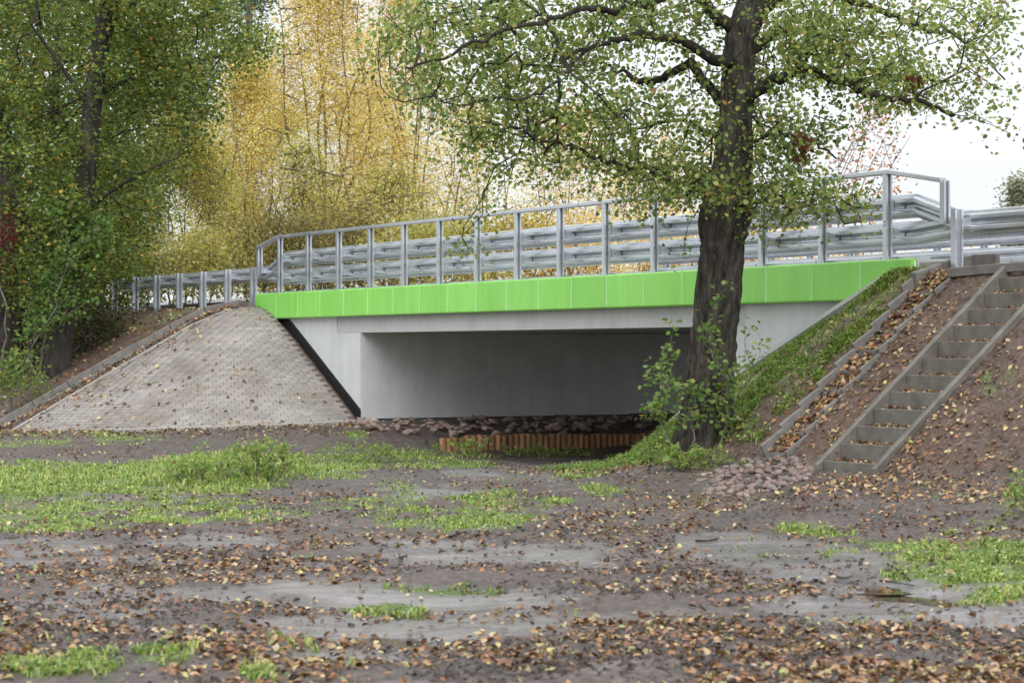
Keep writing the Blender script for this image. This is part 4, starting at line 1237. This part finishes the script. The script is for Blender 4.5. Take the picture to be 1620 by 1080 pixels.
# shrubs at their feet
def px_shrub(label, x, y, Yc, blobs_, lp, leaf, cols, wts, seed, sigma=.12, stems=8, dY=.6, name='shrub', spread=.3, tip=.004, mat_=None, aspect=1.0):
    rg = np.random.default_rng(seed); X0 = (x - 810) / F * Yc
    return shrub(name, label, name.replace('_', ' '), (X0, Yc, float(G(X0, Yc))), px_blobs(blobs_, Yc, dY, rg), lp, sigma, leaf, cols, wts, seed + 1, stems, tip, mat_, spread, aspect=aspect)
px_shrub('low bright green shrub at the left edge beside the side kerb', 30, 640, 42.6, [(30, 600, 40, 26, 26), (5, 580, 26, 26, 12), (40, 575, 20, 20, 6)], 16, .085, [(.12, .2, .05), (.2, .29, .07), (.3, .33, .08)], [3, 4, 1], 200)
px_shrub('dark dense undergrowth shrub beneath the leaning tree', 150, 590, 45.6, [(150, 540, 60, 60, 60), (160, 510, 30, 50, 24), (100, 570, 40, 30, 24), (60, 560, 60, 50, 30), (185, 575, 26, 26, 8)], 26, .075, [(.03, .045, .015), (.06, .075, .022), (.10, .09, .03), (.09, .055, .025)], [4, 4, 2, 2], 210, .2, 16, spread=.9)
px_shrub('pale green leafy shrub before the leaning trunk', 95, 600, 43.6, [(80, 420, 36, 30, 20), (100, 470, 44, 36, 26), (130, 400, 30, 26, 12), (60, 520, 24, 30, 10), (150, 360, 24, 26, 8), (90, 330, 50, 26, 12)], 18, .10, [(.10, .19, .05), (.16, .27, .08), (.24, .30, .09)], [3, 4, 1.4], 220, .15, 6)
px_shrub('dark red leaved shrub at the left edge below the trees', 5, 600, 44.2, [(2, 370, 22, 30, 26), (-10, 420, 24, 30, 14)], 22, .07, [(.16, .03, .02), (.10, .025, .018), (.2, .06, .03)], [3, 3, 1], 230, .14, 5)
px_shrub('brown twiggy bush at the end of the left guard rail', 185, 500, 47.5, [(140, 420, 26, 60, 26), (150, 480, 26, 40, 20), (130, 380, 26, 40, 14)], 12, .06, [(.07, .07, .025), (.13, .11, .035), (.16, .09, .03)], [3, 3, 1], 240, .2, 12, tip=.006)

# ------------------------------------------------------------------ yellow trees beyond the road
YEL = [(.80, .58, .19), (.85, .64, .27), (.74, .55, .20), (.58, .50, .18), (.84, .58, .31)]
OLV = [(.48, .43, .14), (.38, .37, .12), (.62, .52, .17), (.28, .29, .10)]
def ytree(label, x, Yc, ytop, hw, n, cols, wts, seed, lp=26, ybot=455, lean=0, dens_top=1.0, leaf=.068, sigma=.34, stems=7, group='yellow autumn trees beyond the road', mat_=None, name='autumn_tree', shape=.8, droop=.25, tip=.0075):
    rg = np.random.default_rng(seed)
    X0 = (x - 810) / F * Yc; gz = float(G(X0, Yc)); b = (X0, Yc, gz)
    limbs = []
    H = EYE - (ytop - HZ) / F * Yc - gz
    wd = hw / F * Yc
    for k in range(stems):
        fx = (k - (stems - 1) / 2) / max(1, stems / 2)
        fx += rg.normal() * .1
        bw = rg.normal() * .16
        pts = [Vector((X0 + fx * .12 * wd, Yc + rg.normal() * .15, gz - .3)), Vector((X0 + (fx * .22 - bw * .4) * wd, Yc + rg.normal() * .3, gz + H * .22)), Vector((X0 + (fx * .42 + bw) * wd + lean * .2, Yc + rg.normal() * .6, gz + H * .48)),
               Vector((X0 + fx * .62 * wd + lean * .5, Yc + rg.normal() * .9, gz + H * .72)), Vector((X0 + fx * .72 * wd + lean, Yc + rg.normal() * 1.0, gz + H * (.97 - .12 * abs(fx))))]
        r = .13 * (1 - .35 * abs(fx)) * (H / 12)
        r *= .5; limbs.append((pts, [r, r * .8, r * .6, r * .36, r * .12]))
    att = []
    zb = EYE - (ybot - HZ) / F * Yc
    n = int(n * 1.35)
    while len(att) < n:
        u = rg.uniform(0, 1); zz = zb + (gz + H - zb) * u ** (1 / dens_top)
        w = wd * (math.sin(math.pi * min(1, .22 + .78 * u) ** shape) * .85 + .2)
        a = rg.uniform(0, math.tau); rr = math.sqrt(rg.random()) * w
        p = np.array([X0 + lean * u + rr * math.cos(a), Yc + rr * math.sin(a) * .7, zz])
        if vnoise(np.array(p[0] * .55 + seed), np.array(p[2] * .5), seed) > .30: att.append(p)
    att = np.array(att)
    def tone(P, c, cl, rg_):
        return c * (.78 + .44 * cl[:, None])
    lp = int(lp * 2.1) if label.find('bare tree') < 0 and name == 'autumn_tree' and Yc < 100 else lp
    return tree(name, label, 'tree', b, limbs, att, lp, sigma, leaf, cols, wts, mat_ or M['bark_yel'], seed + 1, group, tip=tip, droop=droop, bf=.35, tone=tone, step=.5, trunk_n=8, var=.2, twn=3, wig=.10)
ytree('bright golden tree rising highest just left of the bridge middle', 520, 68, -110, 125, 620, YEL, (5, 4, 2, 1, 2), 300, 30)
ytree('golden tree between the highest one and the olive ones', 400, 74, 95, 100, 420, YEL, (4, 3, 3, 3, 1), 310, 30)
ytree('olive yellow tree behind the left end of the guard rail', 285, 66, 190, 95, 420, OLV, (4, 3, 3, 2), 320, 24)
ytree('olive yellow tree half hidden by the dark trees on the left', 215, 72, 250, 75, 260, OLV, (3, 4, 2, 3), 330, 30)
ytree('slim pale orange tree behind the left half of the railing', 640, 72, -60, 95, 400, YEL, (4, 4, 2, 1, 5), 340, 26)
ytree('thin golden tree behind the middle of the railing', 755, 66, 130, 105, 240, YEL, (4, 3, 2, 4, 2), 350, 20)
ytree('golden tree filling the gap between the highest tree and the slim orange one', 575, 78, 60, 110, 380, YEL, (4, 4, 3, 2, 2), 385, 22)
ytree('olive gold tree behind the left end of the railing', 350, 82, 230, 110, 380, OLV, (4, 3, 4, 2), 386, 22)
ytree('olive gold tree filling the low gap left of the bridge middle', 450, 77, 180, 120, 420, OLV, (4, 4, 4, 1), 387, 24)
ytree('sparse golden tree behind the railing left of the big trunk', 900, 62, 175, 105, 230, YEL, (4, 4, 1, 3, 3), 360, 20)
ytree('sparse pale orange tree directly left of the big trunk', 1020, 66, 165, 90, 190, YEL, (4, 4, 1, 1, 5), 370, 20)
ytree('low golden tree whose top shows between trunk and railing end', 1180, 64, 200, 80, 130, YEL, (4, 4, 1, 1, 5), 380, 18)
ytree('thin olive tree with bare lower branches behind the left railing', 470, 62, 230, 110, 260, OLV, (4, 3, 3, 2), 390, 9, shape=.5)
ytree('thin olive tree with brown twigs behind the rail middle', 620, 61, 270, 110, 230, OLV, (4, 3, 3, 2), 400, 9, shape=.5)
# sparse tree with rusty leaves against the sky
ytree('nearly bare tree with a few rusty leaves against the sky right of the trunk', 1330, 60, 165, 80, 120, [(.45, .17, .09), (.52, .26, .11), (.36, .13, .08)], (3, 3, 2), 410, 7, ybot=400, lean=1.0, leaf=.10, sigma=.22, stems=7, group=None, mat_=M['bark_grey'], tip=.006)
ytree('small distant grey green tree at the right picture edge', 1612, 150, 284, 26, 90, [(.26, .28, .20), (.32, .32, .24)], (1, 1), 420, 30, ybot=420, leaf=.24, sigma=.5, stems=3, group=None, mat_=M['bark_grey'])
# low scrub along the far side of the road
k = 0
for (x, Yc, top, hw, cols, wts, lab) in [(230, 60, 400, 60, OLV, (3, 3, 2, 2), 'olive bush behind the left guard rail, leftmost'), (330, 58, 380, 70, OLV, (3, 2, 3, 2), 'yellow olive bush behind the left guard rail'), (450, 59, 350, 70, [(.22, .19, .08), (.34, .30, .11), (.16, .13, .06)], (3, 3, 2), 'brown olive bush behind the left end of the railing'),
                                     (560, 60, 345, 80, [(.24, .20, .08), (.38, .32, .12), (.18, .14, .06)], (3, 3, 2), 'brown bush behind the railing between two olive bushes'), (680, 58, 355, 80, OLV, (3, 3, 2, 2), 'olive bush behind the left middle of the railing'),
                                     (800, 60, 350, 80, [(.50, .40, .08), (.40, .34, .08), (.28, .24, .06)], (3, 3, 2), 'yellow bush behind the middle of the railing'), (930, 60, 345, 80, YEL, (3, 3, 2, 2, 2), 'golden bush behind the railing, left of the trunk'),
                                     (1060, 62, 345, 80, YEL, (3, 2, 2, 2, 3), 'pale golden bush behind the big trunk'), (1200, 62, 355, 80, YEL, (3, 3, 2, 2, 2), 'golden bush behind the railing right of the trunk'), (1340, 70, 385, 80, YEL, (3, 3, 2, 2, 2), 'low rusty yellow bush behind the railing end'), (1500, 80, 396, 120, YEL, (2, 2, 2, 2, 4), 'low rusty scrub behind the right guard rails')]:
    rg = np.random.default_rng(500 + k); X0 = (x - 810) / F * Yc; gz = float(G(X0, Yc)); zt = EYE - (top - HZ) / F * Yc
    wd = hw / F * Yc; n = 130
    att = np.stack([X0 + rg.normal(size=n) * wd * .55, Yc + rg.normal(size=n) * .6, gz + .3 + (zt - gz - .3) * np.sqrt(rg.random(n))], 1)
    shrub('scrub_bush', lab, 'bush', (X0, Yc, gz), att, 30, .26, .095, cols, wts, 520 + k, 14, .006, M['bark_yel'], wd * .4, 'bushes along the far side of the road'); k += 1

# ------------------------------------------------------------------ grass, litter, clods
def frustum_pts(n, y0, y1, rg, m=1.06, p=1.5):
    """points spread over the ground in and around the view, thinner with distance"""
    u = rg.random(n); Y = (y0 ** (1 - p) + u * (y1 ** (1 - p) - y0 ** (1 - p))) ** (1 / (1 - p)) if p != 1 else y0 * (y1 / y0) ** u
    X = rg.uniform(-1, 1, n) * (Y * .236 * m + .3)
    return X, Y
def keep_ground(X, Y):
    s, o = SO(X, Y)
    return ~in_cone(s, o) & ~((o < -.05) & (o > -10.9) & (Y < 50) & ((s < 4.6) | (s > 14.85)))

def make_grass():
    rg = np.random.default_rng(31)
    X, Y = frustum_pts(430000, 9.8, 44, rg, p=1.3)
    z0 = base_height(X, Y); g, w, sl = masks(X, Y, z0)
    lump = np.clip(.25 + 2.4 * (vnoise(X * 4.3, Y * 4.3, 96) - .25), .12, 1)
    k = keep_ground(X, Y) & (rg.random(len(X)) < np.clip(g * 1.0 - .05, 0, 1) * lump)
    s, o = SO(X, Y); k &= ~((s < -.6) & (s > -1.35) & (o > .2) & (o < 3.3)) & ~((s < -2.0) & (s > -3.1) & (o > .2) & (o < 3.3))
    X, Y = X[k], Y[k]; n = len(X); z = G(X, Y)
    tuft = vnoise(X * 3.1, Y * 3.1, 91); tall = vnoise(X * .8, Y * .8, 92)
    px, py = mapxy(X, Y, z)
    soft = np.exp(-((px - 80) / 220) ** 2 - ((py - 762) / 26) ** 2)
    lush = np.exp(-(((px - 360) / 120) ** 2 + ((py - 740) / 30) ** 2)) + .8 * np.exp(-(((px - 1060) / 60) ** 2 + ((py - 720) / 25) ** 2)) + .35 * np.exp(-(((px - 720) / 160) ** 2 + ((py - 715) / 14) ** 2))
    n2 = n // 4; q = rg.choice(n, n2, replace=False)
    P = np.stack([X[q] + rg.normal(size=n2) * .02, Y[q] + rg.normal(size=n2) * .02, z[q] + .008 + .035 * rg.random(n2) * (.4 + tuft[q])], 1)
    cc0 = palette(n2, [(.16, .25, .06), (.25, .36, .09), (.36, .44, .14), (.10, .16, .05)], [4, 5, 3, 3], rg, .3)
    V_, F_, C_ = leaf_arrays(P, rg.uniform(.014, .034, n2) * (.8 + Y[q] / 40), np.clip(cc0, 0, .9), .5, 1.1, rg)
    tag(np_mesh('ground_herbs', V_, F_, M['grass'], col=C_), 'low leafy herbs mixed into the green grass patches', 'ground cover', kind='stuff')
    h = (.012 + .035 * tuft + .028 * tall + .12 * lush + .03 * soft) * rg.uniform(.35, 1.5, n)
    blade_out(X, Y, z, h, rg, 'grass', n, px)
def blade_out(X, Y, z, h, rg, name, n, px, label='short bright green grass growing in patches on the muddy ground', dark=1.0):
    az = rg.uniform(0, math.tau, n); lean = rg.uniform(.2, 1.8, n); wd = rg.uniform(.0025, .006, n) * (1 + Y / 25)
    dx, dy = np.cos(az), np.sin(az)
    B = np.stack([X, Y, z - .01], 1); S = np.stack([-dy, dx, 0 * dx], 1) * wd[:, None]
    Mi = B + np.stack([dx * lean * h * .35, dy * lean * h * .35, h * .62], 1); T = B + np.stack([dx * lean * h, dy * lean * h, h * (1 - .25 * lean)], 1)
    V = np.stack([B - S, B + S, Mi + S * .8, Mi - S * .8, T], 1).reshape(-1, 3)
    i = np.arange(n) * 5
    tri = np.concatenate([np.stack([i, i + 1, i + 2], 1), np.stack([i, i + 2, i + 3], 1), np.stack([i + 3, i + 2, i + 4], 1)])
    big = fbm(X * .5, Y * .5, 95, 2)[:, None]
    c = palette(n, [(.19, .29, .06), (.30, .40, .09), (.42, .48, .15), (.48, .44, .22), (.11, .18, .05)], [4, 5, 4, 2.6, 2.4], rg, .25) * (1 + .5 * big) * dark ** .5
    o = np_mesh(name, V, tri, M['grass'], col=np.repeat(np.clip(c, 0, .9), 5, 0)); tag(o, label, 'grass', kind='stuff')
make_grass()

def bank_grass():
    rg = np.random.default_rng(33); n = 60000
    s_ = rg.uniform(-.66, 4.2, n); o_ = rg.uniform(.12, 2.9, n); X, Y = plan(s_, o_)
    nn = vnoise(X * 2.2, Y * 2.2, 201) + .5 * vnoise(X * 7, Y * 7, 202)
    fall = sstep(3.4, 2.2, o_) * .7 + .3
    k = (rg.random(n) < np.clip((nn - .58) * 2.2, 0, 1) * fall); X, Y = X[k], Y[k]; n = len(X)
    z = G(X, Y); h = (.03 + .07 * vnoise(X * 3, Y * 3, 203)) * rg.uniform(.5, 1.5, n)
    blade_out(X, Y, z, h, rg, 'bank_grass', n, None, 'bright green grass tufts on the bank beside the gutter', .55)
    q = rg.choice(n, n // 3, replace=False); P = np.stack([X[q], Y[q], z[q] + .02 + .05 * rg.random(len(q))], 1)
    V_, F_, C_ = leaf_arrays(P, rg.uniform(.02, .045, len(q)), palette(len(q), [(.12, .22, .04), (.2, .33, .07), (.28, .4, .1)], [4, 5, 3], rg, .25), .5, 1.1, rg)
    tag(np_mesh('bank_herbs', V_, F_, M['grass'], col=C_), 'leafy herbs among the grass of the right bank', 'ground cover', kind='stuff')
bank_grass()

def litter_on(X, Y, zf, nrm, rg, size, name, label):
    n = len(X)
    P = np.stack([X, Y, zf + .006 + .012 * rg.random(n)], 1)
    nz = nrm + rg.normal(size=(n, 3)) * .42; nz /= np.linalg.norm(nz, axis=1)[:, None]
    t = rg.normal(size=(n, 3)); t -= (t * nz).sum(1)[:, None] * nz; t /= np.linalg.norm(t, axis=1)[:, None]
    R = np.stack([np.cross(nz, t), t, nz], 1)
    c = palette(n, [(.19, .085, .038), (.28, .14, .062), (.11, .055, .034), (.38, .25, .12), (.44, .37, .16), (.26, .25, .08), (.44, .33, .21), (.06, .04, .03)], [5, 5, 5, 3, 1.8, .8, 1.8, 3], rg, .25)
    T = size * rg.uniform(.35, 1.5, n)
    V, Fi, cc = leaf_arrays(P, T, np.clip(c, 0, .9), 0, .85, rg, R)
    o = np_mesh(name, V, Fi, M['litter'], col=cc); return tag(o, label, 'leaf litter', kind='stuff')
def gnormal(X, Y, e=.05):
    zx = (G(X + e, Y, False) - G(X - e, Y, False)) / (2 * e); zy = (G(X, Y + e, False) - G(X, Y - e, False)) / (2 * e)
    zx, zy = np.clip(zx, -1.2, 1.2), np.clip(zy, -1.2, 1.2)
    v = np.stack([-zx, -zy, np.ones_like(zx)], 1); return v / np.linalg.norm(v, axis=1)[:, None]
DENS = [(1300, 1020, 420, 70, 1.0), (950, 1000, 260, 60, .9), (1050, 900, 140, 50, .8), (1000, 800, 260, 45, .75), (1150, 800, 200, 60, .7), (300, 985, 300, 50, .75), (200, 900, 260, 40, .5), (400, 880, 250, 40, .55),
        (350, 684, 220, 8, 1.1), (480, 690, 120, 12, .8), (150, 712, 200, 16, .7), (450, 800, 300, 25, .6), (1450, 680, 180, 90, .5), (1560, 640, 90, 120, .55), (1110, 690, 90, 40, .95), (1220, 640, 80, 60, .6), (1330, 560, 120, 80, .5),
        (700, 1050, 300, 40, .8), (100, 1000, 200, 60, .6), (1400, 780, 200, 40, .55), (1540, 860, 120, 40, .35), (650, 870, 200, 25, .4), (300, 840, 400, 30, .5), (1550, 480, 100, 60, .5)]
def make_litter():
    rg = np.random.default_rng(41)
    X, Y = frustum_pts(300000, 9.8, 60, rg, p=1.8)
    z0 = base_height(X, Y); g, w, sl = masks(X, Y, z0); px, py = mapxy(X, Y, z0)
    wx = px + 50 * fbm(X * 1.2, Y * 1.2, 131, 3); wy = py + 24 * fbm(X * 1.2, Y * .8, 141, 3)
    d = blobs(wx, wy, DENS)
    cl = fbm(X * 1.5, Y * 1.5, 151, 4) * 1.9 + fbm(X * 5, Y * 5, 152, 2) * .9
    pr = np.clip(.10 + .50 * d + 1.15 * cl, .02, 1.1) * (1 - .88 * w) * (1 - .3 * g)
    k = keep_ground(X, Y) & (rg.random(len(X)) < pr * .35)
    s, o = SO(X, Y); k &= ~((s < -2.05) & (s > -3.05) & (o > .35) & (o < 3.25)) & ~((s < -.76) & (s > -1.2) & (o > .35) & (o < 3.15))
    X, Y = X[k], Y[k]
    litter_on(X, Y, G(X, Y), gnormal(X, Y), rg, .043, 'fallen_leaves', 'brown and yellow autumn leaves strewn over the mud and banks')
    return len(X)
make_litter()
def place_litter(fn, n, rg, size, label):
    P, Nn = [], []
    for _ in range(n):
        p, nn = fn(rg); P.append(tuple(p)); Nn.append(tuple(nn))
    P = np.array(P); return litter_on(P[:, 0], P[:, 1], P[:, 2], np.array(Nn), rg, size, 'fallen_leaves', label)
rg = np.random.default_rng(43)
def f_gut(r):
    o_ = oa + (ob - oa) * r.random() ** 1.25; i = min(8, int((o_ - oa) / (ob - oa) * 9)); 
    return W(gs(o_) + r.uniform(-.17, .17), o_, rz(-1, o_) + r.uniform(-.01, .05)), Vector((0, 0, 1)) + N3 * .7
place_litter(f_gut, 1500, rg, .06, 'orange brown leaves filling the stepped gutter')
def f_st(r):
    i = r.integers(0, ns); f = (i + .45) / ns; oo = P0[0] + (P1[0] - P0[0]) * f; zz = P0[1] + (P1[1] - P0[1]) * f
    q = r.uniform(0, .2); return W(r.uniform(sR + .05, sL - .05), oo - q, zz + .012 + q * .15 + r.uniform(0, .015)), Z3 + N3 * .25
place_litter(f_st, 1000, rg, .045, 'yellow brown leaves lying on the stair treads')
def f_cone(r):
    while True:
        t_, th = math.sqrt(r.random()), r.random() ** .8
        if r.random() < .10 + .5 * th ** 1.6 or t_ > .97: break
    p = cone_pt(t_, th); q1 = cone_pt(t_, min(1, th + .02)); q2 = cone_pt(max(0, t_ - .02), th)
    nn = (q1 - p).cross(q2 - p).normalized(); nn = nn if nn.z > 0 else -nn
    return p + nn * .005, nn
place_litter(f_cone, 330, rg, .075, 'scattered brown leaves stuck to the wet brick cone')
def f_ch(r):
    t_ = r.random() * 1.05; p = cone_pt(min(t_, 1.05), 1.0) - D3 * r.uniform(.1, .4 + .45 * t_); return p + Z3 * .03, (Z3 + N3 * .45)
place_litter(f_ch, 900, rg, .065, 'brown leaves lying between the side kerb and the brick cone')
def f_lb(r):
    s_, o_ = SL + .9 + r.random() ** .8 * 9, r.uniform(.0, 5.5); x, y = plan(s_, o_)
    return Vector((x, y, float(G(x, y)) + .012)), Z3 + N3 * .5
place_litter(f_lb, 2600, rg, .075, 'brown and yellow leaves on the slope left of the brick cone')
def f_rb(r):
    while True:
        s_, o_ = r.uniform(-6.5, -3.1), r.uniform(.6, 4.6)
        if r.random() < .25 + 1.5 * float(fbm(np.array(s_ * 1.1), np.array(o_ * .9), 171, 3)) + .5 * math.exp(-(s_ + 3.3) ** 2 / .3): break
    x, y = plan(s_, o_); return Vector((x, y, float(G(x, y)) + .012)), Z3 + N3 * .7
place_litter(f_rb, 1700, rg, .052, 'rusty leaves drifted on the bare bank right of the stairs')
def f_mb(r):
    while True:
        s_, o_ = r.uniform(-2.0, -1.2), r.uniform(.4, 3.3)
        if r.random() < .3 + 1.6 * float(fbm(np.array(s_ * 2.1), np.array(o_ * 1.3), 181, 3)) + .5 * math.exp(-(s_ + 1.25) ** 2 / .03): break
    x, y = plan(s_, o_); return Vector((x, y, float(G(x, y)) + .012)), Z3 + N3 * .7
place_litter(f_mb, 500, rg, .05, 'rusty leaves on the bare soil between gutter and stairs')
def f_gb(r):
    s_, o_ = r.uniform(-.7, 4.2), r.uniform(.2, 3.6); x, y = plan(s_, o_)
    return Vector((x, y, float(G(x, y)) + .02)), Z3 + N3 * .7
place_litter(f_gb, 1200, rg, .055, 'brown leaves caught in the grass on the bank beside the gutter')
def f_toe(r):
    th = r.random(); p = cone_pt(1.0 + .015 + .3 * r.random() ** 2.5, th); return Vector((p.x, p.y, float(G(p.x, p.y)) + .01)), Z3
place_litter(f_toe, 1500, rg, .06, 'drift of rusty leaves along the toe of the brick cone')

def make_clods():
    rg = np.random.default_rng(51)
    X, Y = frustum_pts(150000, 9.8, 34, rg, p=1.8)
    z0 = base_height(X, Y); g, w, sl = masks(X, Y, z0)
    ch = np.clip(fbm(X * .8, Y * .8, 60, 2) * 5 + .25, 0, 1) * (1 - w * .93) * (1 - g)
    k = keep_ground(X, Y) & (rg.random(len(X)) < ch * .5 * (1 - .5 * sl)); 
    s, o = SO(X, Y); k &= ~((s < -.6) & (s > -3.1) & (o > .2) & (o < 3.3))
    X, Y = X[k], Y[k]; n = len(X)
    T = np.array([[1, 0, 0], [0, 1, 0], [-1, 0, 0], [0, -1, 0], [.5, .5, .7], [-.5, .5, .8], [-.5, -.5, .6], [.5, -.5, .75]]) 
    Fc = np.array([[0, 1, 4, 4], [0, 1, 5, 4], [1, 2, 6, 5], [2, 3, 7, 6], [3, 0, 4, 7], [4, 5, 6, 7]])[1:]
    V = np.repeat(T[None], n, 0) * (1 + rg.uniform(-.4, .4, (n, 8, 3)))
    a = rg.uniform(0, 6.3, n); c_, s_ = np.cos(a), np.sin(a)
    sz = .005 + .024 * rg.random(n) ** 4
    x = (V[:, :, 0] * c_[:, None] - V[:, :, 1] * s_[:, None]) * sz[:, None] + X[:, None]; y = (V[:, :, 0] * s_[:, None] + V[:, :, 1] * c_[:, None]) * sz[:, None] + Y[:, None]
    z = V[:, :, 2] * sz[:, None] * rg.uniform(.6, 1.3, n)[:, None] + (G(X, Y) - .004)[:, None]
    V = np.stack([x, y, z], 2).reshape(-1, 3)
    Fi = (Fc[None] + (np.arange(n) * 8)[:, None, None]).reshape(-1, 4)
    o = np_mesh('soil_clods', V, Fi, M['clod'], smooth=False); tag(o, 'dark crumbly clods of churned wet soil', 'soil', kind='stuff')
make_clods()

# ------------------------------------------------------------------ weeds, sticks
def weed(label, x, y, hpx, wpx, seed, n=60, cols=((.18, .29, .07), (.27, .39, .10), (.38, .42, .16), (.20, .15, .07)), w=(4, 4, 3, 1), leaf=.07):
    gx, gy = ray_ground(x, y); gz = float(G(gx, gy)); k_ = F / gy
    rg = np.random.default_rng(seed); h = hpx / k_; wd = wpx / k_
    att = np.stack([gx + rg.normal(size=n) * wd * .5, gy + rg.normal(size=n) * wd * .4, gz + h * rg.random(n) ** .8 * (1)], 1)
    shrub('weed_clump', label, 'weeds', (gx, gy, gz), att, 7, .035, leaf, list(cols), w, seed + 1, 14, .0025, M['bark_grey'], wd * .3, aspect=.6, droop=.1)
weed('tall leafy weed clump, the biggest in the grass left of centre', 410, 762, 62, 62, 600, 120)
weed('yellowing weed clump left of the tallest weeds', 310, 765, 40, 60, 610, 90)
weed('bright weed clump in front of the left ends of the logs', 575, 733, 30, 60, 620, 50)
weed('weed clump growing against the log palisade', 735, 722, 26, 40, 630, 34)
weed('low weed clump below the log palisade middle', 850, 722, 16, 40, 640, 36)
weed('small weed tuft in mud in the middle ground', 625, 778, 16, 34, 650, 16, cols=((.22, .34, .08), (.32, .44, .12), (.4, .46, .18)), w=(3, 4, 2), leaf=.05)
weed('small green tuft below the big tree', 960, 785, 12, 40, 660, 18, cols=((.22, .34, .08), (.32, .44, .12), (.4, .46, .18)), w=(3, 4, 2), leaf=.045)
weed('grassy weeds at the near foot of the big tree', 1090, 740, 30, 60, 670, 80)
weed('weed clump at the right picture edge on the bank', 1614, 812, 60, 26, 680, 26, leaf=.045)

def stick(label, pts, r, seed):
    rg = np.random.default_rng(seed); P = []
    for (x, y) in pts:
        gx, gy = ray_ground(x, y); P.append(Vector((gx, gy, float(G(gx, gy)) + r * 1.3)))
    P2, R = smooth_path(P, [r * (1 - .6 * i / len(P)) for i in range(len(P))], 4)
    vs, fs = tube(P2, R, 6); mb = MB().add(vs, fs)
    o = mb.build('stick', M['bark'], loc=P[0]); tag(o, label, 'stick')
stick('thin dark stick on wet mud right of centre', [(1312, 908), (1330, 916), (1346, 916)], .009, 1)
stick('straight dark stick on wet mud beside the puddles', [(1410, 899), (1425, 908), (1440, 920)], .008, 2)
stick('long thin stick by the brown puddle', [(1392, 922), (1420, 926), (1446, 928)], .006, 3)
stick('short broken branch at the edge of the grass', [(712, 852), (725, 848), (738, 844)], .012, 4)
stick('short brown stick near the right muddy track', [(1515 - 1515 + 1100, 858), (1120, 858), (1136, 855)], .012, 5)
